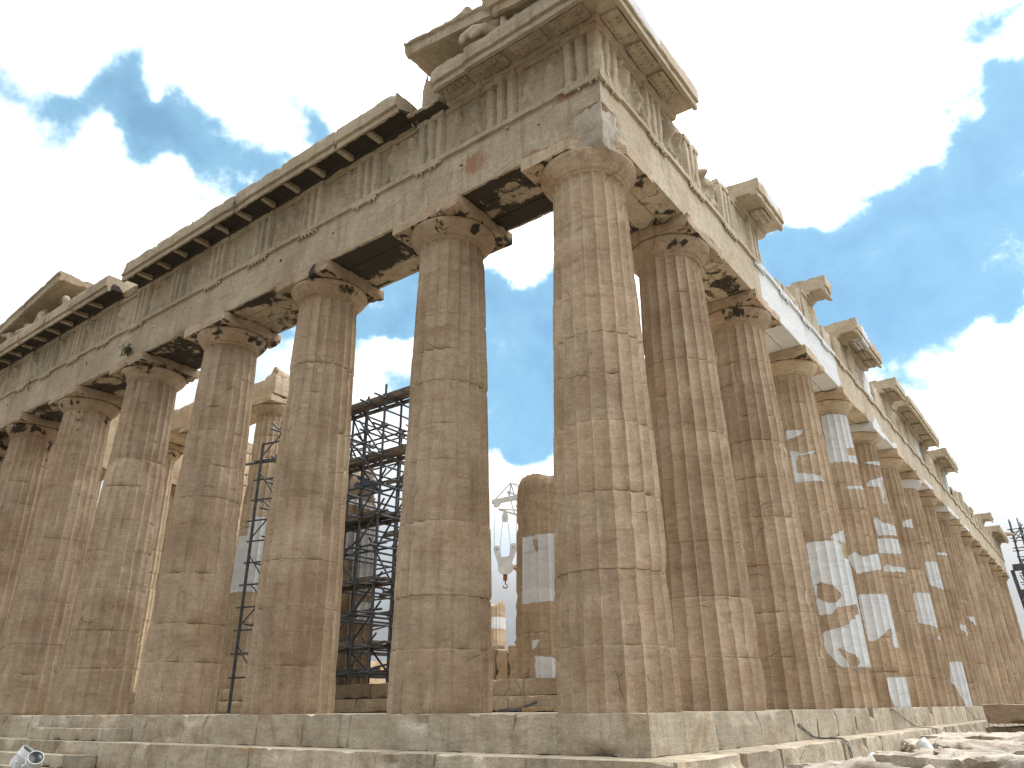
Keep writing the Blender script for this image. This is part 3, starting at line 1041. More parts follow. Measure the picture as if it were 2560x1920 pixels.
def metope(s0, s1, side, parent, mat, seed, zt=Z_FRZ, strength=1.0, patch=0.0, tint=0.0):
    """slab with what is left of its carved figures"""
    rr = random.Random(seed)
    n = 30
    S = np.linspace(s0, s1, n)
    Zc = np.linspace(11.785, min(zt, 12.99), n)
    SS, ZZ = np.meshgrid(S, Zc)
    SS, ZZ = SS.ravel(), ZZ.ravel()
    Hh = np.zeros(len(SS))
    cx, w, hgt = (s0 + s1) / 2, (s1 - s0), Zc[-1] - Zc[0]

    def cap(a, b, r, hh):
        nonlocal Hh
        ax, az = cx + a[0] * w, 11.785 + a[1] * hgt
        bx, bz = cx + b[0] * w, 11.785 + b[1] * hgt
        ex, ez = bx - ax, bz - az
        t = np.clip(((SS - ax) * ex + (ZZ - az) * ez) / (ex * ex + ez * ez + 1e-9), 0, 1)
        d = np.hypot(SS - ax - t * ex, ZZ - az - t * ez)
        Hh = np.maximum(Hh, hh * np.sqrt(np.clip(1 - (d / r) ** 2, 0, 1)))
    for f in range(2):
        ox = (-0.23 if f == 0 else 0.22) + rr.uniform(-0.05, 0.05)
        lean = rr.uniform(-0.14, 0.14)
        k = strength * rr.uniform(0.7, 1.15)
        cap((ox, 0.48), (ox + lean, 0.80), 0.13, 0.10 * k)
        cap((ox, 0.48), (ox - rr.uniform(0.05, 0.18), 0.05), 0.075, 0.06 * k)
        cap((ox, 0.48), (ox + rr.uniform(0.05, 0.18), 0.05), 0.075, 0.06 * k)
        cap((ox + lean, 0.78), (ox + lean + rr.uniform(-0.25, 0.25), rr.uniform(0.5, 0.92)), 0.055, 0.075 * k)
        if rr.random() < 0.5:
            cap((ox + lean, 0.93), (ox + lean, 0.93), 0.09, 0.08 * k)
    P = np.stack([SS, ZZ, SS * 0 + seed], 1)
    Hh *= np.clip(0.75 + fbm(P, 2.2, 3, seed), 0, 1.2)
    U = 0.825 + Hh * 1.5 + 0.012 * fbm(P, 5, 3, seed + 3)
    V = np.stack([U, SS, ZZ], 1)
    I = np.arange(n * n).reshape(n, n)
    F = np.stack([I[:-1, :-1].ravel(), I[:-1, 1:].ravel(), I[1:, 1:].ravel(), I[1:, :-1].ravel()], 1).tolist()
    edge = list(I[0, :]) + list(I[1:, -1]) + list(I[-1, -2::-1]) + list(I[-2:0:-1, 0])
    bk = V[edge].copy()
    bk[:, 0] = 0.795
    nb = len(V)
    V = np.concatenate([V, bk])
    m = len(edge)
    for j in range(m):
        F.append((edge[j], nb + j, nb + (j + 1) % m, edge[(j + 1) % m]))
    F.append([nb + j for j in range(m)])
    mb = MB()
    T = place(side)
    mb.add(T(V[:, 0], V[:, 1], V[:, 2]), F, tint, patch, 0.0)
    if zt >= 13.1:
        extrude(mb, [(0.796, 12.994), (0.885, 12.994), (0.885, 13.125), (0.796, 13.125)], s0 + 0.01, s1 - 0.01, side, 0.1, 0.1, chip=0.03, rough=0.005, seed=seed + 1, tint=tint, patch=patch)
    mb.build('metope', mat, parent, 60, recalc=True)


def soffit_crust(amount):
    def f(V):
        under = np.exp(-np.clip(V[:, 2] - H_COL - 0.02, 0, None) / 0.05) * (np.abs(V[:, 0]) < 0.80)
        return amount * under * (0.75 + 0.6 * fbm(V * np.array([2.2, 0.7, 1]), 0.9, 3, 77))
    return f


def make_entablature(side):
    C = FX if side == 'F' else FY
    mat = M_ENT if side == 'F' else M_NORTH
    if side == 'F':
        t = thing('entablature', 'long weathered beam and frieze over the left-hand front columns', 'entablature', (-14.4, 0, H_COL))
    else:
        t = thing('entablature', 'beam and broken frieze over the long right-hand flank, partly new white marble', 'entablature', (0, 33.7, H_COL))
    rr = random.Random(900 if side == 'F' else 901)
    # architrave blocks from axis to axis
    arch = None
    prof = [(-0.885, 10.432), (-0.315, 10.432), (-0.30, 10.50), (-0.285, 10.432), (0.285, 10.432), (0.30, 10.50), (0.315, 10.432), (0.885, 10.432),
            (0.885, 11.652), (0.95, 11.655), (0.95, 11.778), (-0.885, 11.778)]
    blocks = list(zip(C[:-1], C[1:]))
    arch_objs = []
    for bi, (a, b) in enumerate(blocks):
        mb = MB()
        first, last = bi == 0, bi == len(blocks) - 1
        s1 = b + 0.885 if last else b - 0.005
        fine = (bi < 4) if side == 'F' else bi < 4
        patch = 0.0
        if side == 'N' and bi in (2, 3):
            patch = 1.0
        sd_ = rr.randrange(9999)
        tint = rr.uniform(-0.07, 0.07)

        def warp(V, first=first, sd_=sd_):
            low = np.exp(-np.clip(V[:, 2] - 10.43, 0, None) / 0.07) * np.exp(-np.clip(0.885 - V[:, 0], 0, None) / 0.07)
            n = np.clip(fbm(V, 1.3, 3, sd_ + 4) - 0.25, 0, 0.8)
            V[:, 2] += low * n * 0.14
            V[:, 0] -= low * n * 0.10
            if first:
                # the outer lower corner has broken out over the corner capital
                e = (V[:, 0] - V[:, 1]) / 1.77          # 1 at the outer corner
                lim = 11.02 + 0.08 * fbm(V, 2.0, 2, 8)
                zf = np.clip((lim - V[:, 2]) / 0.14, 0, 1)
                k = np.clip(e - 0.62 + 0.05 * fbm(V, 2.5, 3, 6), 0, None) * 0.95 * zf
                V[:, 0] -= k
                V[:, 1] += k
            return V
        pf = (lambda V, p=patch: p * np.ones(len(V)))
        if side == 'N' and bi == 1:
            pf = lambda V: np.clip((V[:, 1] - 7.35) * 6 + 0.5 + 1.2 * fbm(V, 1.2, 2, 5) * 0.4, 0, 1) * 0 + (V[:, 1] > 7.95) * 1.0
        if side == 'N' and bi == 3:
            pf = lambda V: np.clip(0.5 - (V[:, 1] - 15.6 + 0.35 * fbm(V, 1.5, 2, 5)) / 0.2, 0, 1)
        if side == 'N' and bi in (5, 7, 8, 9, 10):
            pf = lambda V, s_=sd_: np.clip(0.6 - (V[:, 2] - 10.72 - 0.25 * fbm(V, 0.8, 2, s_)) / 0.15, 0, 1) * (fbm(V * np.array([0, 1, 0]), 0.5, 2, s_ + 1) > -0.1)
        amt = 0.95 if side == 'F' else (0.55 if bi < 2 else (0.38 if bi < 3 else 0.1))
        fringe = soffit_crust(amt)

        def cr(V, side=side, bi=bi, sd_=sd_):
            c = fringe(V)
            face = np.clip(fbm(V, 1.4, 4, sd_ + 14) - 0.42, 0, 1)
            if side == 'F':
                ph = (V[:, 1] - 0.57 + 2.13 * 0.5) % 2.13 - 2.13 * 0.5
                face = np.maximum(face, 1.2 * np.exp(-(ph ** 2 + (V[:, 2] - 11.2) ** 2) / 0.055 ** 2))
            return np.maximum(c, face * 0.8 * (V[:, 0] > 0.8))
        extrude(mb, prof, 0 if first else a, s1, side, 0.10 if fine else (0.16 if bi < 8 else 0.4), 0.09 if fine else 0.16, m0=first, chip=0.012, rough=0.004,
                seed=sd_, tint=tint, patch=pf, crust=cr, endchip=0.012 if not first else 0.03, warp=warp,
                rust=(lambda V, bi=bi: (V[:, 0] > 0.8) * (0.62 * np.exp(-((V[:, 1] - 2.4) / 0.95) ** 2 - ((V[:, 2] - 11.1) / 0.5) ** 2) + 0.6 * np.exp(-((V[:, 1] + 0.1) / 0.5) ** 2 - ((V[:, 2] - 11.55) / 0.16) ** 2) + 0.65 * np.exp(-((V[:, 1] - 0.7) / 0.5) ** 2 - ((V[:, 2] - 10.5) / 0.14) ** 2) + 0.12 * np.clip(fbm(V, 0.6, 2, 90), 0, 1))) if side == 'F' else None)
        o = mb.build('architrave_block', mat, t, 40, recalc=True)
        arch_objs.append((a, b, o, patch, tint))
    tc = trig_centres(side)
    for k, s in enumerate(tc):
        for (a, b, o, patch, tint) in arch_objs:
            if (a <= s < b) or (s < 0 and a == 0) or (s >= C[-1] and b == C[-1]):
                worn = rr.choice([0.1, 0.3, 0.5, 0.9]) if side == 'F' else rr.choice([0, 0.1, 0.3])
                regula(s if s > -0.4 else -0.50, side, o, tint, patch, mat, worn)
                break
    # frieze
    if side == 'F':
        runs = [(None, FX[-1] + 0.885, Z_FRZ, 0.0)]
    else:
        runs = [(None, 4.15, Z_FRZ, 0.0), (4.15, 5.25, 12.74, 0.0), (5.27, 6.25, 13.05, 0.0), (6.3, 8.55, Z_FRZ, 0.0), (10.1, 12.4, 12.32, 0.0), (12.45, 14.65, Z_FRZ, 0.0), (15.05, 17.2, 12.75, 0.0),
                (17.2, 20.8, Z_FRZ, 0.0), (20.85, 22.3, Z_FRZ, 1.0), (22.7, 24.2, 13.1, 0.0), (24.2, 31.5, Z_FRZ, 0.0), (31.5, 33.0, Z_FRZ, 1.0), (33.0, 35.2, Z_FRZ, 0.0), (36.4, 39.6, Z_FRZ, 0.0),
                (39.6, 41.4, Z_FRZ, 1.0), (42.6, 44.2, 12.75, 0.0), (45.5, 47.9, 13.1, 0.0), (48.9, 50.6, 13.05, 0.0), (51.2, 53.2, 13.1, 0.0), (54.0, 56.6, 12.9, 0.0), (56.6, 58.4, Z_FRZ, 0.0), (60.6, FY[-1] + 0.885, Z_FRZ, 0.0)]
    for ri, (a, b, zt, patch) in enumerate(runs):
        first = a is None
        mb = MB()
        full = zt >= Z_FRZ
        extrude(mb, [(-0.80, 11.783), (0.795, 11.783), (0.795, zt - 0.004), (-0.80, zt - 0.004)], 0 if first else a, b, side, 0.14 if (side == 'F' or b < 24) else 0.3, 0.14, m0=first, chip=0.02 if full else 0.10,
                rough=0.006 if full else 0.02, seed=700 + ri, patch=patch, endchip=0.0 if full and first else 0.12, tint=rr.uniform(-0.08, 0.08))
        mb.build('frieze_backing', mat, t, 40, recalc=True)
        A = -1.0 if first else a
        ins = [s for s in tc if A <= s - 0.40 and s + 0.40 <= b + 0.08]
        for s in ins:
            zz = zt if zt < 13.0 else Z_FRZ
            triglyph(s, side, t, mat, int(s * 31) % 997, zz, patch, rr.uniform(-0.08, 0.06))
        for s, s2 in zip(tc[:-1], tc[1:]):
            m0_, m1_ = s + 0.43, s2 - 0.43
            if m0_ >= A - 0.05 and m1_ <= b + 0.25:
                far = side == 'N' and m0_ > 40
                metope(m0_, min(m1_, b), side, t, mat, int(m0_ * 53) % 991, zt, 1.0 if side == 'F' else (1.5 if m0_ < 6 else 0.5), patch, rr.uniform(-0.10, 0.03))
    # cornice
    def cornice(a, b, first=False, umax=1.6, drop=0.0, patch=0.0, mut='tan', seed=0, rag=0.03, zt=Z_COR, tint=0.0, frac=1.0):
        rr2 = random.Random(seed)
        prof = [(-0.55, 13.135), (0.97, 13.135), (1.0, 13.27), (umax - 0.17, 13.245), (umax - 0.16, 13.15), (umax - 0.06, 13.14), (umax - 0.055, 13.285), (umax - 0.085, 13.30), (umax - 0.08, 13.32),
                (umax, 13.335), (umax, zt - 0.03), (umax - 0.03, zt), (-0.55, zt)]
        mb = MB()
        cru = None

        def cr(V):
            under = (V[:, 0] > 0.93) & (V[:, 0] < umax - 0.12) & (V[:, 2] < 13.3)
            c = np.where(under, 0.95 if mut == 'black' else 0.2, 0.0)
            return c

        def warp(V):
            topm = np.exp(-np.clip(zt - V[:, 2], 0, None) / 0.08)
            q = np.floor(V[:, 1] / 0.24) + 0.0
            bl = vnoise(np.stack([q, q * 0 + seed, V[:, 0] * 1.5], 1), 5)
            V[:, 2] += topm * (0.5 * fbm(V, 2.2, 3, seed) * rag + rag * 0.5 * bl)
            return V
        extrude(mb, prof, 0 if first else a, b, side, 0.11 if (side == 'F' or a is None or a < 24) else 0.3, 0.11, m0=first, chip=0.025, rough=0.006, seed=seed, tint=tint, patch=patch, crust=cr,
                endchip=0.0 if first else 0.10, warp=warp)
        o = mb.build('cornice_block', mat, t, 40, recalc=True)
        A = -umax if first else a
        # hanging tablets (mutules) over each triglyph and metope, with their drops
        cen = []
        for s, s2 in zip(tc[:-1], tc[1:]):
            cen += [s, (s + s2) / 2]
        cen.append(tc[-1])
        for s in cen:
            w = 0.80
            if s - w / 2 < A + 0.0 or s + w / 2 > b + 0.05:
                continue
            if mut == 'black':
                # tablets lost, only the ribs between them stay
                e = s + 0.537
                if e < b:
                    mr = MB()
                    extrude(mr, [(0.98, 13.14), (umax - 0.14, 13.145), (umax - 0.14, 13.25), (1.0, 13.27)], e - 0.07, e + 0.07, side, 0.05, 0.09, chip=0.05, rough=0.012, seed=seed + int(s * 9), tint=tint - 0.1,
                            crust=0.10, endchip=0.03)
                    mr.build('rib', mat, o, 40, recalc=True)
                continue
            mm = MB()
            extrude(mm, [(1.01, 13.185), (umax - 0.20, 13.165), (umax - 0.20, 13.25), (1.01, 13.268)], s - w / 2, s + w / 2, side, 0.1, 0.1, chip=0.02, rough=0.006, seed=seed + int(s * 9), tint=tint - 0.03,
                    patch=patch, crust=0.14, endchip=0.02)
            T = place(side)
            if s < 24:
                for i in range(2 if side == 'N' else 3):
                    for j in range(6):
                        if rr2.random() < 0.2:
                            continue
                        uu = 1.09 + (umax - 1.35) * i / 2 * (1.6 if side == 'N' else 1)
                        ss = s - w / 2 + w * (j + 0.5) / 6
                        zz = 13.18 - 0.02 * i
                        p = T(np.array([uu, uu]), np.array([ss, ss]), np.array([zz + 0.01, zz - 0.035]))
                        tube(mm, p[0], p[1], 0.034, 7, 0.03, tint=-0.1, crust=0.28)
            mm.build('mutule', mat, o, 40, recalc=True)
        return o
    if side == 'F':
        cornice(None, 2.08, True, 1.62, seed=1, mut='tan', rag=0.01, tint=-0.03)
        cornice(2.085, 3.12, False, 1.58, seed=2, mut='tan', rag=0.03, tint=0.0)
        # broken stump of the next block
        mb = MB()
        extrude(mb, [(-0.5, 13.135), (0.95, 13.135), (1.22, 13.22), (1.2, 13.36), (0.6, 13.5), (-0.5, 13.62)], 3.14, 4.2, side, 0.09, 0.1, chip=0.12, rough=0.02, seed=33, endchip=0.15,
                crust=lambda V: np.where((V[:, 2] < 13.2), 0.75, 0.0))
        mb.build('cornice_block', mat, t, 50, recalc=True)
        s = 4.2
        k = 0
        for ln in (2.25, 2.148, 2.148, 2.148, 2.148, 2.0):
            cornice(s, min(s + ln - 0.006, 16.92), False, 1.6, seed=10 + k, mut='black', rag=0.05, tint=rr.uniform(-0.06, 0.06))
            s += ln
            k += 1
        # gap: only bed stones remain
        mb = MB()
        extrude(mb, [(-0.5, 13.135), (0.9, 13.135), (1.0, 13.3), (0.75, 13.55), (-0.5, 13.6)], 16.98, 17.95, side, 0.1, 0.1, chip=0.15, rough=0.03, seed=39, endchip=0.12)
        mb.build('cornice_block', mat, t, 50, recalc=True)
        s = 17.9
        k = 0
        while s < FX[-1] + 1.6:
            e = min(s + (2.52 if k == 0 else 2.148), FX[-1] + 1.6)
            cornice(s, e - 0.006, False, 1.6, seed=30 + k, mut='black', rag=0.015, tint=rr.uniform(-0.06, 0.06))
            s = e
            k += 1
    else:
        cornice(None, 2.75, True, 1.6, seed=50, rag=0.06, tint=0.0, patch=lambda V: np.clip(0.5 - (V[:, 1] - 0.75) / 0.05, 0, 1) * (V[:, 2] > 13.34) * (V[:, 0] > 1.35))
        cornice(6.75, 9.0, False, 1.6, seed=51, rag=0.09, patch=lambda V: ((V[:, 1] > 7.5) & (V[:, 1] < 8.4) & (V[:, 2] > 13.36) & (V[:, 0] > 1.3)) * 1.0)
        cornice(13.3, 14.25, False, 1.55, seed=52, rag=0.11)
        cornice(17.3, 19.3, False, 1.6, seed=53, rag=0.10, patch=lambda V: ((V[:, 1] > 18.1) & (V[:, 0] > 1.2)) * 1.0)
        cornice(19.3, 21.5, False, 1.58, seed=54, rag=0.06, tint=0.02)
        cornice(24.3, 26.3, False, 1.55, seed=55, rag=0.08)
        for k, (a, b) in enumerate([(27.1, 29.3), (29.3, 31.4), (31.4, 33.2), (33.2, 34.9)]):
            cornice(a, b - 0.006, False, 1.6, seed=56 + k, rag=0.05)
        for k, (a, b) in enumerate([(37.2, 39.2), (39.2, 41.2)]):
            cornice(a, b - 0.006, False, 1.6, seed=66 + k, rag=0.05)
        cornice(57.2, 58.3, False, 1.6, seed=70, rag=0.05)
        for k, (a, b) in enumerate([(62.9, 65.0), (65.0, 67.0), (67.0, FY[-1] + 1.6)]):
            cornice(a, b - 0.006, False, 1.6, seed=71 + k, rag=0.05)
    return t


make_entablature('F')
make_entablature('N')


# ================================================================ corner repairs and what is left of the gable
def lump(name, lo, hi, label, cat, mat, seed, amp=0.08, seg=0.08, tint=0.0, group=None, M=None, chip=0.08, parent=None, crust=0.0, patch=0.0):
    mb = MB()

    def warp(V):
        c = (np.array(lo) + np.array(hi)) / 2
        d = V - c
        n = fbm(V + seed * 3.3, 1.6, 3, seed)[:, None]
        return c + d * (1 + amp * 2.2 * n / np.maximum(np.linalg.norm(d, axis=1, keepdims=True), 0.3) * 0.5)
    stone_box(mb, lo, hi, seg, chip, 0.02, seed, tint, patch, crust, 0.10, warp, 2.5, M)
    o = mb.build(name, mat, parent, 35)
    if label:
        tag(o, label, cat, group)
    return o


mb = MB()


def mort(V):
    c = np.array([0.45, -0.45, 10.6])
    d = V - c
    n = fbm(V, 2.6, 3, 15)[:, None]
    return c + d * (1 + 0.16 * n)


stone_box(mb, (-0.05, -0.87, 10.0), (0.87, 0.05, 11.02), 0.07, 0.1, 0.02, 3, 0.0, 0, 0, 0.2, mort)
tag(mb.build('mortar_filling', M_MORTAR, None, 60), 'rough grey mortar filling in the broken corner above the corner capital', 'mortar')


def raking(name, label, s0, s1, zb, slope, seed, u1=1.6, th=0.34, sref=None, tint=0.0, rag=0.05):
    t = thing(name, label, 'gable', ((-(s0 + s1) / 2), -0.6, zb))
    sref = s0 if sref is None else sref
    n = max(1, int(abs(s1 - s0) / 2.1))
    cuts = np.linspace(s0, s1, n + 1)
    for a, b, i in zip(cuts[:-1], cuts[1:], range(n)):
        mb = MB()

        def warp(V):
            top = np.exp(-np.clip(zb + th - V[:, 2], 0, None) / 0.08)
            V[:, 2] += top * rag * fbm(V, 2.0, 3, seed)
            V[:, 2] += slope * (V[:, 1] - sref)
            return V
        extrude(mb, [(-0.2, zb + 0.02), (0.62, zb + 0.02), (u1 - 0.12, zb + 0.0), (u1 - 0.10, zb - 0.05), (u1, zb - 0.05), (u1, zb + 0.24), (u1 + 0.05, zb + 0.27), (u1 + 0.05, zb + th), (-0.2, zb + th)],
                a + (0.004 if i else 0), b - 0.004, 'F', 0.1, 0.1, chip=0.03, rough=0.01, seed=seed + i, tint=tint + 0.04 * i, endchip=0.08, warp=warp)
        mb.build('raking_block', M_ENT, t, 40, recalc=True)
    return t


g1 = raking('gable_corner', 'sloping gable fragment above the near corner, its left end a point', -1.3, 4.02, 13.80, 0.185, 5, sref=-1.3, rag=0.03)
# wall of the gable behind it
mb = MB()
V = []
extrude(mb, [(0.1, 13.745), (0.60, 13.745), (0.60, 13.80), (0.1, 13.80)], -0.9, 4.42, 'F', 0.12, 0.12, chip=0.03, rough=0.01, seed=8, endchip=0.08,
        warp=lambda V: np.stack([V[:, 0], V[:, 1], 13.745 + (V[:, 2] - 13.745) * (1.2 + (V[:, 1] + 1.3) * 0.185 / 0.055)], 1))
mb.build('gable_wall', M_ENT, g1, 40, recalc=True)
# gutter blocks over the slope
mb = MB()
extrude(mb, [(0.6, 14.15), (1.66, 14.15), (1.72, 14.45), (1.70, 14.85), (0.6, 14.85)], -1.6, 1.55, 'F', 0.1, 0.1, chip=0.06, rough=0.012, seed=12, endchip=0.06,
        warp=lambda V: np.stack([V[:, 0], V[:, 1], V[:, 2] + 0.185 * (V[:, 1] + 1.3) * 0.6], 1))
mb.build('gutter_block', M_ENT, g1, 40, recalc=True)
o = sculpt('roof_ornament', [((-2.75, -1.5, 14.86), (-2.25, -1.45, 14.96), 0.11, 0.12), ((-2.75, -1.3, 14.9), (-2.25, -1.25, 15.0), 0.11, 0.12), ((-2.3, -1.42, 14.98), (-2.16, -1.4, 15.12), 0.14, 0.12)], M_SCULPT, None, 0.03, 2)
tag(o, 'worn knob of carved marble lying on the slope of the near gable fragment', 'carving')
# horse head hanging over the edge of the near corner
o = sculpt('horse_head_sculpture', [((-1.25, -1.05, 14.0), (-1.6, -1.42, 14.12), 0.19, 0.16), ((-1.6, -1.42, 14.12), (-1.8, -1.6, 14.08), 0.155, 0.12), ((-1.8, -1.6, 14.08), (-2.0, -1.76, 13.86), 0.11, 0.07), ((-1.66, -1.55, 14.02), (-1.82, -1.66, 13.86), 0.1, 0.06),
                                  ((-1.56, -1.5, 14.28), (-1.54, -1.5, 14.42), 0.06, 0.03), ((-2.0, -1.74, 13.86), (-2.03, -1.76, 13.74), 0.085, 0.06), ((-1.3, -1.35, 14.22), (-1.55, -1.45, 14.32), 0.09, 0.06)], M_SCULPT, None, 0.022, 2)
tag(o, 'marble horse head looking down over the cornice under the near gable', 'sculpture')
o = sculpt('sculpture_stump', [((-1.05, -1.4, 13.75), (-1.1, -1.42, 14.12), 0.14, 0.08), ((-0.85, -1.3, 13.75), (-0.8, -1.3, 14.05), 0.15, 0.12)], M_SCULPT, None, 0.035, 4)
tag(o, 'broken stump of sculpture just right of the marble horse head', 'sculpture')

g2 = raking('gable_corner', 'sloping cornice fragment of the far left gable ending in a clean square face', 22.15, 30.45, 15.16, -0.168, 25, sref=22.15, rag=0.012)
mb = MB()
extrude(mb, [(0.1, 13.745), (0.60, 13.745), (0.60, 13.80), (0.1, 13.80)], 22.3, 30.0, 'F', 0.2, 0.12, chip=0.02, rough=0.01, seed=28, endchip=0.05,
        warp=lambda V: np.stack([V[:, 0], V[:, 1], 13.745 + (V[:, 2] - 13.745) * np.clip((15.16 - 0.168 * (V[:, 1] - 22.15) + 0.06 - 13.745) / 0.055, 1, None)], 1))
mb.build('gable_wall', M_ENT, g2, 40, recalc=True)
o = sculpt('reclining_figure_sculpture', [((-24.35, -1.15, 13.95), (-23.9, -1.2, 14.3), 0.20, 0.22), ((-23.9, -1.2, 14.3), (-23.8, -1.2, 14.48), 0.09, 0.1), ((-24.35, -1.15, 13.92), (-25.0, -1.3, 14.15), 0.19, 0.13), ((-25.0, -1.3, 14.15), (-25.45, -1.2, 13.82), 0.12, 0.08),
                                       ((-23.9, -1.3, 14.25), (-23.55, -1.4, 13.95), 0.09, 0.07), ((-24.4, -1.3, 13.9), (-25.2, -1.5, 13.86), 0.15, 0.1)], M_SCULPT, None, 0.035, 4)
tag(o, 'reclining marble figure with raised knee under the far left gable', 'sculpture')
o = sculpt('bust_sculpture', [((-21.9, -1.15, 13.75), (-22.0, -1.15, 14.05), 0.28, 0.2), ((-22.0, -1.15, 14.05), (-22.0, -1.2, 14.25), 0.09, 0.09), ((-22.0, -1.22, 14.32), (-22.0, -1.24, 14.38), 0.15, 0.14)], M_SCULPT, None, 0.035, 3)
tag(o, 'marble head and shoulders standing below the square end of the far left gable', 'sculpture')
o = sculpt('horse_head_sculpture', [((-26.2, -1.3, 13.78), (-26.35, -1.35, 14.15), 0.17, 0.15), ((-26.35, -1.35, 14.15), (-26.75, -1.5, 14.2), 0.14, 0.08), ((-26.2, -1.25, 14.15), (-26.2, -1.25, 14.35), 0.08, 0.05)], M_SCULPT, None, 0.035, 3)
tag(o, 'small marble horse head beside the reclining figure at far left', 'sculpture')
for i, (a, b, z1, lab) in enumerate([(19.3, 20.2, 14.18, 'loose marble block on the far left cornice beside the gable end'), (18.15, 18.8, 14.05, 'small loose marble block above the gap in the left cornice'), (20.3, 21.6, 14.0, 'long loose marble block directly right of the far left gable end')]):
    lump('loose_block', (-b, -0.9, 13.745), (-a, -0.2, z1), lab, 'stone block', M_ENT, 60 + i, 0.06)
o = sculpt('lion_head_spout', [((1.45, 68.9, 14.0), (1.75, 69.1, 14.02), 0.25, 0.2), ((1.75, 69.1, 14.0), (2.05, 69.2, 13.93), 0.17, 0.12)], M_SCULPT, None, 0.05, 2)
tag(o, 'small lion head water spout on the farthest right cornice', 'sculpture')

# green tuft
mb = MB()
rr = random.Random(4)
for i in range(130):
    c = Vector((-16.62 + rr.gauss(0, 0.10), -0.95 - abs(rr.gauss(0, 0.09)), 10.74 + rr.gauss(0, 0.09) - 0.03))
    d = Vector((rr.gauss(-0.3, 1), rr.gauss(-0.3, 0.6), rr.gauss(-0.1, 0.8))).normalized()
    s_ = d.cross(Vector((0, 0, 1))).normalized() * 0.014
    L = rr.uniform(0.07, 0.17)
    mb.add([tuple(c - s_), tuple(c + s_), tuple(c + d * L + s_ * 0.4), tuple(c + d * L - s_ * 0.4)], [(0, 1, 2, 3)])
tf = thing('caper_tuft', 'small green plant growing from a joint in the left-hand beam', 'plant', (-16.6, -0.9, 10.75))
mb.build('foliage', M_LEAF, tf, 180)
mb = MB()
for i in range(6):
    tube(mb, (-16.6, -0.88, 10.76), (-16.6 + rr.gauss(0, 0.1), -1.0, 10.72 + rr.gauss(0, 0.1)), 0.008, 5)
mb.build('stem', M_DRY, tf, 180)


# ================================================================ inner building
cp = thing('cella_platform', 'two low stone steps carrying the inner porch behind the front columns', 'temple platform', (-14.43, 4, 0.004))
for li, (yf, xr, z0_, z1_) in enumerate([(3.33, -2.55, 0.004, 0.33), (3.74, -2.95, 0.334, 0.70)]):
    mb = MB()
    rr = random.Random(70 + li)
    x = xr
    while x > XS - xr:
        ln = rr.uniform(1.3, 2.2)
        x2 = max(x - ln, XS - xr)
        stone_box(mb, (x2 + 0.006, yf + rr.uniform(0, 0.02), z0_), (x, yf + 1.6, z1_), 0.14, 0.04, 0.01, rr.randrange(999), rr.uniform(-0.12, 0.12))
        x = x2
    y = yf + 1.606
    while y < 62:
        stone_box(mb, (xr - 1.5, y, z0_), (xr, y + 1.9, z1_), 0.3, 0.04, 0.01, rr.randrange(999), rr.uniform(-0.12, 0.12))
        y += 1.906
    stone_box(mb, (XS - xr + 0.1, yf + 1.61, z0_), (xr - 1.51, 62, z1_ - 0.01), 2.0, 0, 0, 1)
    mb.build('step', M_CELLA, cp, 40)

PR = 'inner porch columns'
column(-4.43, 4.7, 'broken column stump with a smooth pale grey drum, just left of the corner column', 301, 0.70, 9.9, 0.86, 4.87, 2, PATCH['a'], M_COL, None, capital=False, rag=0.10, tintb=0.10)
column(-8.16, 4.7, 'brown column stump hidden behind the second front column', 302, 0.70, 9.9, 0.86, 4.2, 1, None, M_COL, None, capital=False, rag=0.15)
column(-11.75, 4.7, 'column stump wrapped in scaffolding with a pale new upper half', 303, 0.70, 9.9, 0.86, 5.42, 2, PATCH['b'], M_COL, None, capital=False, rag=0.0, ptop=True, tintb=-0.12)
column(-16.5, 4.7, 'inner porch column carrying the broken right end of the inner beam', 304, 0.70, 9.9, 0.86, None, 1, [(0, [(-115, 4.9), (-72, 4.85), (-70, 5.5), (-20, 5.5), (-20, 2.98), (-115, 2.98)])], M_CELLA, None, crustamt=0.0, capmat=M_CELLA)
column(-20.7, 4.7, 'inner porch column hidden behind the fourth front column', 305, 0.70, 9.9, 0.86, None, 0, None, M_CELLA, None, crustamt=0.1, capmat=M_CELLA)
column(-24.43, 4.7, 'pale ragged inner porch column seen between the fourth and fifth front columns', 306, 0.70, 9.9, 0.86, None, 1, None, M_CELLA, None, crustamt=0.5, capmat=M_CELLA, tintb=-0.08)

ib = thing('inner_beam', 'pale beam over the inner porch columns, broken off at its right end', 'entablature', (-20, 4.6, 10.6))
mb = MB()
for a, b, zt, sd_ in [(-25.35, -22.6, 11.6, 1), (-22.59, -18.62, 11.6, 2), (-18.61, -15.6, 11.32, 3)]:
    stone_box(mb, (a, 3.9, 10.604), (b, 5.5, zt), 0.14, 0.10, 0.015, sd_, 0.1 - 0.05 * sd_)
mb.build('beam_block', M_CELLA, ib, 40)
lump('rough_capstone', (-16.35, 3.95, 11.2), (-15.7, 4.7, 11.62), 'rough knob of stone on the broken end of the inner beam', 'stone block', M_CELLA, 14, 0.15, 0.08, -0.05)

# boulder on the scaffolded stump, wrapped in straps
bs = thing('wrapped_block', 'brown stone fragment wrapped in a dark blue strap on top of the scaffolded stump', 'stone block', (-11.85, 4.7, 6.12))
lump('stone_fragment', (-12.6, 4.1, 6.14), (-11.35, 5.2, 7.35), None, None, M_COL, 23, 0.12, 0.1, -0.05, parent=bs, chip=0.2)
mb = MB()
stone_box(mb, (-12.66, 4.02, 6.45), (-11.28, 5.28, 6.82), 0.1, 0.12, 0.02, 9)
mb.build('strap', M_BLUE, bs, 60)
mb = MB()
stone_box(mb, (-12.3, 4.0, 6.125), (-11.9, 4.2, 6.45), 0.1, 0.02, 0.0, 9)
mb.build('wedge', M_WOOD, bs, 60)

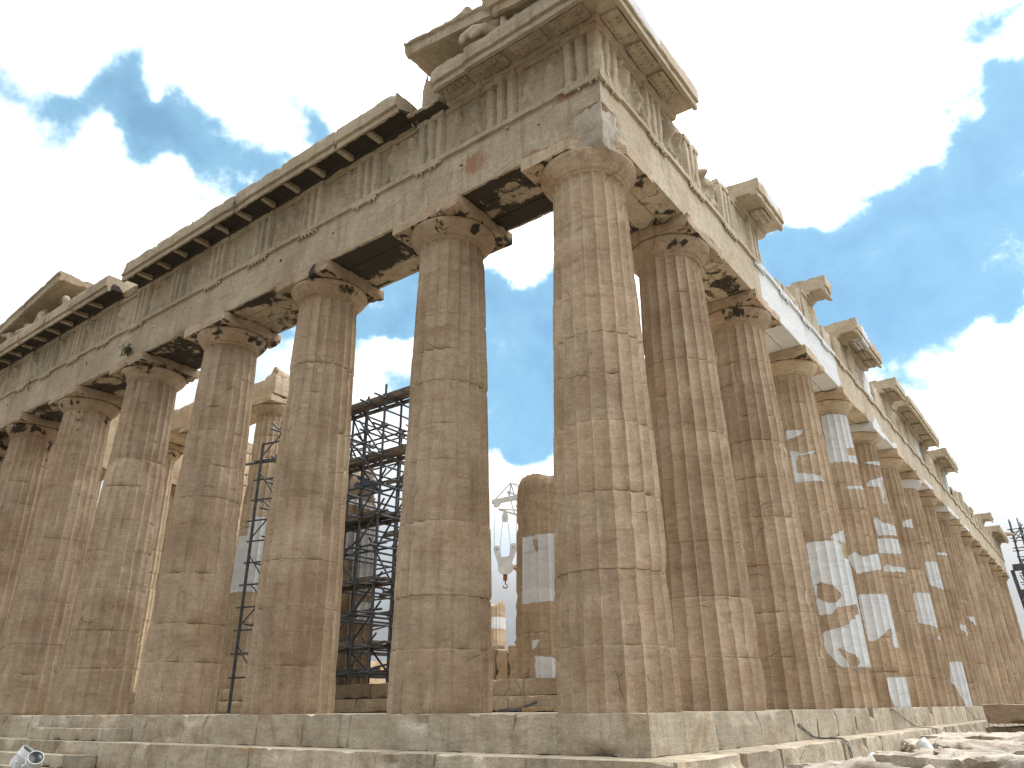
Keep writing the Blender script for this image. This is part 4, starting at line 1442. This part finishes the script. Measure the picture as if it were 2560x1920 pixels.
# south wall of the cella
cw = thing('inner_wall', 'pale coursed marble wall seen far back between the left front columns', 'wall', (-24.8, 10, 0.7))
mb = MB()
z = 0.703
rr = random.Random(17)
ci = 0
while z < 11.7:
    hgt = 1.15 if ci == 0 else 0.53
    y = 6.6
    yend = 13.4 if z > 1.9 else 33
    k = 0
    while y < yend - 0.3:
        ln = 1.22 if (k or ci % 2 == 0) else 0.61
        stone_box(mb, (-25.4, y, z), (-24.4 + rr.uniform(-0.006, 0.006), min(y + ln, yend) - 0.005, z + hgt - 0.005), 0.25, 0.03, 0.006, rr.randrange(9999), rr.uniform(-0.15, 0.12),
                  1.0 if rr.random() < 0.15 else 0.0)
        y += ln
        k += 1
    z += hgt
    ci += 1
mb.build('wall_blocks', M_CELLA, cw, 40)

# standing slabs of the cross wall, low in the gap left of the corner column
for i, (a, b, zt, tint, lab) in enumerate([(-10.42, -9.80, 1.98, -0.25, 'tall grey brown slab standing low in the gap right of the second front column'), (-9.78, -9.32, 1.86, -0.15, 'cracked upright slab standing in the middle of the low inner wall'),
                                           (-9.30, -8.2, 1.96, -0.2, 'rough topped upright slab beside the stump with the pale drum'), (-12.6, -10.45, 1.9, -0.2, 'long upright slab of the low inner wall, mostly hidden behind the second front column')]):
    lump('upright_slab', (a, 9.45, 0.705), (b, 9.95, zt), lab, 'stone slab', M_CELLA, 80 + i, 0.03, 0.1, tint, chip=0.06)
lump('fallen_fragment', (-9.25, 9.5, 1.97), (-8.6, 9.85, 2.14), 'small pale fragment lying on the upright slab next to the pale drum stump', 'stone block', M_ROCK, 88, 0.1, 0.06, 0.1)

# far long side, seen through the gaps
SC = 'columns of the far long side'
for k in range(10):
    lab = {8: 'far column stump with a grey repaired drum, right of the second front column', 9: 'far column with capital and a block on it, just left of the pale drum stump'}.get(k)
    if k <= 3 or k == 9:
        column(XS, FY[k], lab or ORD[k + 1] + ' column of the far long side, behind the left front columns' if k else 'unseen', 400 + k, res=0, mat=M_CELLA, crustamt=0.2, capmat=M_CELLA, group=SC) if k else None
    elif k == 8:
        column(XS, FY[k], lab, 400 + k, top=7.25, res=1, mat=M_CELLA, capital=False, rag=0.25, group=SC, patches=[(0, [(-120, 5.3), (40, 5.3), (40, 6.1), (-120, 6.1)])])
    elif k in (5, 7):
        column(XS, FY[k], {5: 'low stump of the far long side behind the scaffolding', 7: 'stump of the far long side hidden behind the second front column'}[k], 400 + k, top=2.0 if k == 5 else 4.0, res=0, mat=M_CELLA, capital=False, rag=0.3, group=SC)
lump('block_on_capital', (XS - 0.5, FY[9] - 0.55, 10.44), (XS + 0.45, FY[9] + 0.3, 11.75), 'upright broken block standing on the far capital left of the pale drum stump', 'stone block', M_CELLA, 91, 0.08, 0.15, 0.0, chip=0.12)
fb = thing('far_beam', 'pale beam of the far long side glimpsed between the fifth and sixth front columns', 'entablature', (XS, 8, 10.43))
mb = MB()
for a, b in zip(FY[:3], FY[1:4]):
    stone_box(mb, (XS - 0.88, max(a, 0.9) + 0.004, 10.434), (XS + 0.88, b - 0.004, 11.78), 0.3, 0.03, 0.006, int(a * 7), rnd.uniform(-0.1, 0.1))
mb.build('beam_block', M_CELLA, fb, 40)
mb = MB()
stone_box(mb, (XS - 0.8, 0.9, 11.783), (XS + 0.8, 9.0, 13.1), 0.3, 0.05, 0.01, 5, -0.03)
mb.build('frieze_backing', M_CELLA, fb, 40)


# ================================================================ scaffolding
def scaffold(name, label, xs, ys, z0_, ztop, lifts, seed, decks, mat=M_STEEL, tops=None, diag=True, r=0.032, group=None):
    t = thing(name, label, 'scaffolding', (xs[0], ys[0], z0_), group)
    rr = random.Random(seed)
    for i, x in enumerate(xs):
        for j, y in enumerate(ys):
            mb = MB()
            tube(mb, (x, y, z0_), (x + rr.uniform(-0.03, 0.03), y, ztop + rr.uniform(-0.1, 0.18)), r, 8)
            for z in lifts:
                tube(mb, (x, y, z - 0.06), (x, y, z + 0.06), r * 1.9, 8)
            mb.build('upright_pole', mat, t, 60)
    for z in lifts:
        for dzz in (0.0, 1.0) if len(lifts) < 7 else (0.0,):
            for y in ys:
                if z + dzz > ztop:
                    continue
                mb = MB()
                tube(mb, (xs[0] - rr.uniform(0.1, 0.4), y + 0.05, z + dzz), (xs[-1] + rr.uniform(0.1, 0.4), y + 0.05, z + dzz + rr.uniform(-0.03, 0.03)), r * 0.9, 7)
                mb.build('ledger_pole', mat, t, 60)
        for x in xs:
            mb = MB()
            tube(mb, (x + 0.05, ys[0] - rr.uniform(0.15, 0.5), z - 0.07), (x + 0.05, ys[-1] + rr.uniform(0.15, 0.5), z - 0.07), r * 0.9, 7)
            mb.build('transom_pole', mat, t, 60)
    if diag:
        L = sorted(lifts)
        for a, b in zip(L[:-1], L[1:]):
            for y in ys * 2:
                i = rr.randrange(len(xs) - 1)
                p, q = (xs[i], xs[i + 1]) if rr.random() < 0.5 else (xs[i + 1], xs[i])
                mb = MB()
                tube(mb, (p, y - 0.05, a), (q + (q - p) * 0.4, y - 0.05, b + (b - a) * 0.4), r * 0.8, 7)
                mb.build('brace_pole', mat, t, 60)
            mb = MB()
            x = xs[rr.randrange(len(xs))]
            tube(mb, (x - 0.05, ys[0], a), (x - 0.05, ys[-1], b), r * 0.8, 7)
            mb.build('brace_pole', mat, t, 60)
    for (xa, xb, ya, yb, z) in decks:
        mb = MB()
        n = max(1, int((yb - ya) / 0.28))
        for k in range(n):
            y = ya + (yb - ya) * k / n
            w = (yb - ya) / n - 0.012
            stone_box(mb, (xa + rr.uniform(-0.2, 0.2), y, z + rr.uniform(0, 0.01)), (xb + rr.uniform(-0.2, 0.2), y + w, z + 0.055), 1.5, 0.0, 0.0, k, rr.uniform(-0.2, 0.2))
        mb.build('plank_deck', M_PLANK, t, 40)
        for y in (ya - 0.02, yb):
            mb = MB()
            stone_box(mb, (xa - 0.1, y, z - 0.12), (xb + 0.1, y + 0.05, z - 0.004), 3, 0, 0, 1)
            mb.build('bearer_beam', M_PLANK, t, 40)
    return t


scaffold('scaffolding', 'dark tube scaffolding round the stump between the second and third front columns', [-13.72, -12.6, -11.0, -10.45, -9.6, -8.9], [3.05, 3.75, 5.9], 0.705, 8.72, [1.0, 1.62, 2.45, 3.25, 4.2, 5.05, 5.9, 6.75, 7.6, 8.5], 5,
         [(-12.9, -8.9, 3.1, 3.7, 1.66), (-12.9, -8.9, 3.1, 3.75, 3.3), (-13.0, -8.9, 3.1, 4.0, 5.1), (-11.2, -7.9, 3.1, 3.7, 6.8), (-11.2, -7.7, 3.1, 3.7, 8.55), (-10.9, -9.0, 5.3, 5.8, 6.8), (-10.9, -9.0, 5.3, 5.8, 5.1), (-10.9, -9.0, 5.3, 5.8, 3.3)], r=0.036)
# stair mast left of it
lm = thing('scaffold_mast', 'slim leaning-looking scaffold mast with rungs in the gap left of the third front column', 'scaffolding', (-13.05, 2.0, 0.0))
mb = MB()
tube(mb, (-13.05, 2.0, 0.004), (-13.05, 2.0, 7.62), 0.045, 8)
mb.build('upright_pole', M_STEEL, lm, 60)
mb = MB()
tube(mb, (-11.9, 2.35, 0.004), (-11.9, 2.35, 7.9), 0.04, 8)
mb.build('upright_pole', M_STEEL, lm, 60)
rr = random.Random(3)
zz = 0.9
k = 0
while zz < 7.4:
    mb = MB()
    tube(mb, (-13.2 - rr.uniform(0, 0.15), 1.98, zz), (-11.8, 2.37, zz), 0.028, 7)
    mb.build('rung', M_STEEL, lm, 60)
    if k % 2 == 0:
        mb = MB()
        a, b = ((-13.05, 2.0, zz + 0.1), (-12.45, 2.17, zz + 0.75)) if k % 4 else ((-13.05, 2.0, zz + 0.85), (-12.45, 2.17, zz + 0.1))
        tube(mb, a, b, 0.022, 7)
        mb.build('brace_pole', M_STEEL, lm, 60)
    zz += 0.62
    k += 1
mb = MB()
tube(mb, (-13.05, 2.0, 7.6), (-11.85, 2.35, 7.66), 0.035, 8)
tube(mb, (-14.6, 1.9, 7.15), (-11.75, 2.2, 6.95), 0.04, 8)
mb.build('handrail', M_STEEL, lm, 60)
mb = MB()
for q in ((-12.35, 2.12, 6.98), (-12.25, 2.1, 7.3)):
    tube(mb, (q[0] - 0.12, q[1], q[2] - 0.05), (q[0] + 0.12, q[1], q[2] + 0.1), 0.05, 7)
    tube(mb, (q[0], q[1] - 0.1, q[2] - 0.1), (q[0] + 0.03, q[1] + 0.1, q[2] + 0.14), 0.035, 7)
mb.build('clamp', M_STEEL, lm, 60)

scaffold('scaffolding', 'distant dark scaffolding beyond the far end of the long flank at the right edge', [1.9, 2.6, 3.4, 4.6, 6.0], [70.8, 72.4], -1.6, 15.6, [1.5, 3.0, 4.6, 6.2, 7.7, 8.4, 10.0, 10.8, 12.2, 13.0, 13.9, 14.7], 9, [], r=0.05)
gf = thing('steel_gantry', 'dark steel girders with a brown slanting strut at the far right edge', 'steel frame', (2, 70, -1.6))
for z in (11.2, 9.0, 5.6):
    mb = MB()
    stone_box(mb, (1.3, 69.85, z - 0.28), (8.0, 70.25, z + 0.28), 3, 0, 0, 1)
    mb.build('girder', M_STEEL, gf, 40)
mb = MB()
tube(mb, (1.5, 69.6, 8.2), (3.6, 69.6, 11.0), 0.2, 8)
mb.build('strut', M_BROWNSTEEL, gf, 60)
for q, a in (((1.9, 70.0, 11.4), (7.5, 70, 17.5)), ((2.3, 70.0, 11.4), (7.5, 70, 16.0)), ((1.55, 70.05, 5.8), (1.2, 70.05, 11.0))):
    mb = MB()
    tube(mb, q, a, 0.06 if a[2] > 15 else 0.16, 7)
    mb.build('stay_pole', M_STEEL, gf, 60)

# ================================================================ crane
cr = thing('crane', 'white lattice crane jib with a forked hook block hanging between the front columns', 'crane', (-15, 38, 0.7))
EX = Vector((0.797, 0.605, 0))
O = Vector((-14.35, 16.0, 0))


def cpt(zx, zy, dy=0.0):
    p = O + EX * ((zx - 350) * 0.0034) + Vector((0, 0, 4.93 + (1610 - zy) * 0.00331))
    return p + Vector((0, dy, 0))


mb = MB()
plate(mb, [((a - 350) * 0.0034, 4.93 + (1610 - b) * 0.00331) for a, b in [(172, 425), (185, 415), (520, 345), (545, 335), (555, 400), (540, 440), (500, 400), (300, 440), (265, 490), (235, 505), (205, 495), (192, 455), (172, 450)]], 0.35, O, EX, (0, 0, 1))
mb.build('trolley', M_WHITE, cr, 40)
mb = MB()
apex = cpt(430, 162)
for q in (cpt(215, 405), cpt(415, 365), cpt(485, 350)):
    tube(mb, q, apex, 0.035, 7)
mb.build('mast_frame', M_WHITE, cr, 60)
mb = MB()
jb = [(-14.75, 0.0), (-13.75, 0.0), (-14.25, 0.75)]
z0j = 8.55
for (x, dz_) in jb:
    tube(mb, (x, 16.1, z0j + dz_), (x, 40, z0j + dz_), 0.055, 7)
for k in range(20):
    y = 16.1 + k * 1.2
    for (a, b) in ((0, 1), (1, 2), (2, 0)):
        tube(mb, (jb[a][0], y, z0j + jb[a][1]), (jb[b][0], y + 1.2, z0j + jb[b][1]), 0.028, 6)
tube(mb, apex, (-14.25, 24.0, z0j + 1.9), 0.03, 6)
tube(mb, apex, (-14.25, 21.0, z0j + 0.75), 0.03, 6)
tube(mb, (-14.25, 24.0, z0j + 1.9), (-14.25, 39.0, z0j + 3.2), 0.03, 6)
tube(mb, (-14.25, 24.0, z0j + 1.9), (-14.25, 24.0, z0j + 0.75), 0.03, 6)
mb.build('lattice_jib', M_WHITE, cr, 60)
mb = MB()
for dx in (-0.7, 0.7):
    for dy in (-0.7, 0.7):
        tube(mb, (-14.25 + dx, 39 + dy, 0.7), (-14.25 + dx, 39 + dy, 12), 0.07, 7)
for k in range(8):
    z = 0.8 + k * 1.4
    for a, b in (((-.7, -.7), (.7, -.7)), ((.7, -.7), (.7, .7)), ((.7, .7), (-.7, .7)), ((-.7, .7), (-.7, -.7))):
        tube(mb, (-14.25 + a[0], 39 + a[1], z), (-14.25 + b[0], 39 + b[1], z + 1.4), 0.035, 6)
mb.build('tower', M_WHITE, cr, 60)
hb = thing('hook_block', 'white forked hook block with a rusty hook, hung on thin wires from the crane', 'hook', tuple(cpt(350, 1610)))
mb = MB()
P_ = [(195, 1110), (196, 1080), (212, 1056), (240, 1048), (270, 1056), (286, 1080), (290, 1150), (298, 1185), (310, 1200), (390, 1190), (403, 1175), (410, 1120), (412, 1055), (430, 1022), (462, 1010), (495, 1022), (512, 1052), (505, 1090),
      (478, 1170), (448, 1250), (436, 1285), (452, 1290), (452, 1370), (430, 1405), (370, 1428), (310, 1425), (268, 1400), (253, 1370), (255, 1300), (245, 1260), (218, 1180)]
plate(mb, [((a - 350) * 0.0034, 4.93 + (1610 - b) * 0.00331) for a, b in P_][::-1], 0.16, O, EX, (0, 0, 1))
mb.build('cheek_plate', M_WHITE, hb, 40)
mb = MB()
nv = Vector((0.605, -0.797, 0))
for (a, b) in ((236, 1102), (452, 1070)):
    c = cpt(a, b)
    tube(mb, c - nv * 0.11, c + nv * 0.11, 0.03, 8)
mb.build('axle_pin', M_WIRE, hb, 60)
mb = MB()
tube(mb, cpt(338, 1420), cpt(338, 1510), 0.055, 8)
tube(mb, cpt(365, 1425), cpt(365, 1510), 0.045, 8)
mb.build('swivel', M_RUST, hb, 60)
mb = MB()
pts = [cpt(350, 1510), cpt(351, 1540)]
for a in range(0, 300, 25):
    th = R(90 - a)
    pts.append(cpt(350 + 27 * math.cos(th), 1580 - 27 * math.sin(th)))
pipe(mb, pts, 0.028, 8)
mb.build('hook', M_RUST, hb, 60)
mb = MB()
plate(mb, [((a - 350) * 0.0034, 4.93 + (1610 - b) * 0.00331) for a, b in [(352, 535), (372, 580), (392, 635), (390, 690), (375, 715), (330, 718), (312, 695), (308, 640), (325, 590)]][::-1], 0.14, O, EX, (0, 0, 1))
tube(mb, cpt(346, 662) - nv * 0.1, cpt(346, 662) + nv * 0.1, 0.03, 8)
mb.build('upper_pulley', M_WHITE, hb, 40)
mb = MB()
for a, b in (((201, 500), (208, 1060)), ((500, 390), (500, 1020)), ((318, 710), (284, 1060)), ((388, 700), (420, 1040)), ((352, 470), (352, 540))):
    tube(mb, cpt(*a), cpt(*b), 0.009, 5)
mb.build('hoist_wire', M_WIRE, hb, 60)

# ================================================================ small things on the floor between the first two columns
lump('timber_block', (-3.75, 2.6, 0.004), (-3.15, 2.85, 0.09), 'short yellowish timber lying on the floor between the two nearest front columns', 'timber', M_WOOD, 3, 0.02, 0.1, chip=0.01)
mb = MB()
pipe(mb, catmull([(-4.6, 2.9, 0.03), (-4.2, 2.75, 0.05), (-3.9, 2.95, 0.04), (-4.3, 3.05, 0.04), (-3.9, 2.85, 0.09), (-3.6, 2.95, 0.2)], 6), 0.03, 6)
tag(mb.build('cable_coil', M_CABLE, None, 60), 'dark bundle of cable on the floor beside the short timber', 'cable')

# ================================================================ cables down the flank steps
for nm, pts in (('grey twin cable trailing down the flank steps near the corner', [(1.02, 5.2, -0.26), (1.035, 5.6, -0.40), (1.06, 6.05, -0.525), (1.35, 6.0, -0.535), (1.66, 5.75, -0.535), (1.735, 5.8, -0.65), (1.74, 5.95, -0.9), (1.9, 6.1, -1.02)]),
                ('thin dark cable hanging over the flank steps half way along', [(0.95, 13.2, 0.02), (1.03, 13.6, -0.03), (1.035, 14.9, -0.28), (1.05, 16.3, -0.53), (1.5, 15.4, -0.535), (1.735, 15.2, -0.58), (1.74, 14.5, -0.82), (1.9, 14.4, -1.03)]),
                ('thin cable looping over the steps near their right end', [(0.9, 26.5, 0.02), (1.03, 27.0, -0.05), (1.04, 28.2, -0.35), (1.06, 29.5, -0.53), (1.4, 31, -0.53), (1.735, 31.5, -0.6), (1.75, 32.0, -1.0)])):
    mb = MB()
    c = catmull(pts, 7)
    pipe(mb, c, 0.011, 6)
    if 'twin' in nm:
        pipe(mb, [p_ + Vector((0.012, 0.05 + 0.03 * math.sin(i), 0.012)) for i, p_ in enumerate(c)], 0.011, 6)
    tag(mb.build('cable', M_CABLE, None, 60), nm, 'cable')

# ================================================================ floodlights
def floodlight(loc, d, r, L, label, group=None):
    t = thing('floodlight', label, 'floodlight', loc, group)
    d = Vector(d).normalized()
    q = d.to_track_quat('Z', 'Y')
    c = Vector(loc)

    def lathe(prof, n=28):
        V, F = [], []
        for (rr_, zz_) in prof:
            for j in range(n):
                th = 2 * math.pi * j / n
                V.append(tuple(c + q @ Vector((rr_ * math.cos(th), rr_ * math.sin(th), zz_))))
        for i in range(len(prof) - 1):
            for j in range(n):
                F.append((i * n + j, i * n + (j + 1) % n, (i + 1) * n + (j + 1) % n, (i + 1) * n + j))
        F += [list(range(n))[::-1], [(len(prof) - 1) * n + j for j in range(n)]]
        return V, F
    mb = MB()
    mb.add(*lathe([(r * 0.5, 0), (r * 0.86, 0.02), (r, 0.10), (r, L * 0.66), (r * 1.05, L * 0.66 + 0.01), (r * 1.05, L * 0.7), (r * 1.0, L * 0.705), (r * 1.0, L), (r * 0.9, L), (r * 0.9, L - 0.05)]))
    mb.build('housing', M_LAMP, t, 40)
    mb = MB()
    mb.add(*lathe([(0.001, L - 0.045), (r * 0.89, L - 0.045), (r * 0.89, L - 0.03), (0.001, L - 0.015)]))
    mb.build('lens', M_GLASS, t, 60)
    mb = MB()
    sx = q @ Vector((1, 0, 0))
    for s_ in (-1, 1):
        a = c + sx * s_ * (r * 1.08) + d * L * 0.35
        b = Vector((a.x, a.y, loc[2] - 0.3))
        tube(mb, a, b, 0.02, 6)
        tube(mb, a - sx * s_ * 0.05, a + sx * s_ * 0.02, 0.03, 8)
    tube(mb, c + d * L * 0.3 - Vector((0, 0, 0.1)), (c.x, c.y, loc[2] - 0.6), 0.05, 8)
    mb.build('bracket', M_LAMP, t, 60)
    return t


floodlight((-13.5, -2.86, -1.04), (0.42, 0.35, 0.8), 0.165, 0.43, 'white drum-shaped floodlight at the bottom left, left one of the pair')
floodlight((-13.08, -2.72, -1.07), (0.78, -0.15, 0.6), 0.16, 0.43, 'white drum-shaped floodlight tilted to the right, right one of the pair at the bottom left')
floodlight((2.62, 8.9, -0.90), (-0.6, 0.2, 0.8), 0.13, 0.3, 'small white floodlight among the rubble beside the upper slabs')
floodlight((2.75, 3.75, -0.96), (-0.6, 0.1, 0.8), 0.12, 0.3, 'small white floodlight behind the long pinkish slab by the steps')

# ================================================================ rubble beside the flank
n = 60
gx = np.linspace(2.44, 11, 40)
gy = np.linspace(-6, 34, 80)
X, Y = np.meshgrid(gx, gy, indexing='ij')
V = np.stack([X.ravel(), Y.ravel(), np.zeros(X.size)], 1)
e = np.clip((V[:, 0] - 2.44) / 0.9, 0, 1) * np.clip((V[:, 1] + 3.5) / 3.0, 0, 1) * np.clip((34 - V[:, 1]) / 4, 0, 1)
V[:, 2] = -1.72 + e * 0.72 + (0.09 * fbm(V, 1.1, 4, 2)) * e
I = np.arange(X.size).reshape(X.shape)
F = np.stack([I[:-1, :-1].ravel(), I[1:, :-1].ravel(), I[1:, 1:].ravel(), I[:-1, 1:].ravel()], 1).tolist()
tag(MB().add(V, F).build('terrain', M_GROUND, None, 180), kind='structure')


def rock(x, y, zt, sx, sy, sz, rz, label, seed, tint=0.0, tilt=0.0, mat=M_ROCK):
    M = Matrix.Translation((x, y, zt - sz / 2)) @ Matrix.Rotation(R(rz), 4, 'Z') @ Matrix.Rotation(R(tilt), 4, 'X')
    return lump('rubble_block', (-sx / 2, -sy / 2, -sz / 2), (sx / 2, sy / 2, sz / 2), label, 'stone block', mat, seed, 0.26, 0.06, tint * 1.8, M=np.array(M), chip=0.16)


RK = [
    (3.05, 1.2, -0.66, 1.7, 0.85, 0.42, 12, 'long pinkish slab lying nearest the steps at the right, lower middle of the rubble', -0.03, 2),
    (3.55, -1.0, -0.60, 1.5, 0.7, 0.35, -8, 'pale flat slab at the bottom edge in front of the pinkish slab', 0.12, -3),
    (3.15, 5.6, -0.72, 1.9, 1.2, 0.42, 18, 'broad rough slab right of the small floodlight by the pinkish slab', 0.0, 4),
    (4.5, 1.7, -0.60, 2.2, 1.7, 0.65, -14, 'big pale boulder filling the bottom right corner', 0.1, -5),
    (3.0, 10.6, -0.70, 2.4, 1.6, 0.4, 8, 'flat pale slab behind the upper small floodlight', 0.08, 2),
    (3.3, 14.0, -0.66, 3.0, 2.0, 0.42, -6, 'long pale slab on top of the rubble just below the step end', 0.12, 1),
    (4.2, 6.9, -0.68, 1.8, 1.1, 0.4, 30, 'reddish wedge shaped block in the middle of the right rubble', -0.1, 6),
    (4.9, 4.6, -0.70, 1.6, 1.0, 0.45, -20, 'low grey pink block at the right edge above the big boulder', 0.0, -4),
    (4.6, 10.0, -0.72, 2.0, 1.1, 0.4, 12, 'shadowy brown block at the right edge under the dark squared block', -0.12, 3),
    (5.3, 8.0, -0.60, 1.2, 0.9, 0.5, 40, 'small rounded stone at the right edge of the rubble', 0.05, 8),
    (3.9, 3.6, -0.72, 1.1, 0.8, 0.4, -30, 'small broken block between the rough slab and the big boulder', -0.05, 7),
    (2.9, 8.0, -0.78, 1.0, 0.7, 0.35, 25, 'small pink stone beside the upper small floodlight', 0.0, 4),
    (5.6, 1.5, -0.62, 1.3, 1.2, 0.6, 10, 'squared reddish stone at the very right below the big boulder', -0.12, 2),
    (4.1, -0.8, -0.68, 1.0, 0.8, 0.5, 50, 'broken stone in front of the big pale boulder', 0.0, 5),
    (4.0, 12.4, -0.74, 1.8, 1.2, 0.4, -18, 'brown slab wedged below the long pale slab', -0.08, 2),
    (2.85, 17.0, -0.72, 1.6, 1.4, 0.4, 0, 'pale slab at the foot of the step end', 0.05, 1),
    (3.6, 8.8, -0.80, 1.5, 0.9, 0.4, -35, 'dark gap filling block under the flat slab behind the upper floodlight', -0.2, 9),
    (4.9, 12.5, -0.70, 1.6, 1.3, 0.5, 22, 'pale stone at the right edge just below the grey squared block', 0.06, -5),
    (3.9, 5.2, -0.76, 0.9, 0.7, 0.45, 60, 'small reddish stone wedged behind the broken block', -0.12, 10),
    (5.2, 3.0, -0.64, 1.0, 0.9, 0.5, 35, 'tilted pinkish stone at the right edge above the big boulder', -0.02, -12),
    (2.8, 3.0, -0.86, 0.8, 0.6, 0.4, 20, 'small stone between the steps and the pinkish slab', -0.05, 5),
]
for i, (x, y, zt, sx, sy, sz, rz, lab, tint, tilt) in enumerate(RK):
    rock(x, y, zt, sx, sy, sz, rz, lab, 500 + i * 3, tint, tilt)
lump('squared_block', (2.75, 17.6, -0.47), (5.2, 18.9, 0.075), 'dark brown squared block at the right edge, level with the column feet', 'stone block', M_COL, 31, 0.04, 0.12, -0.15, chip=0.08)
lump('squared_block', (2.6, 17.9, -1.1), (5.4, 19.3, -0.56), 'grey squared block under the dark one at the right edge', 'stone block', M_STEP, 32, 0.05, 0.14, -0.1, chip=0.08)
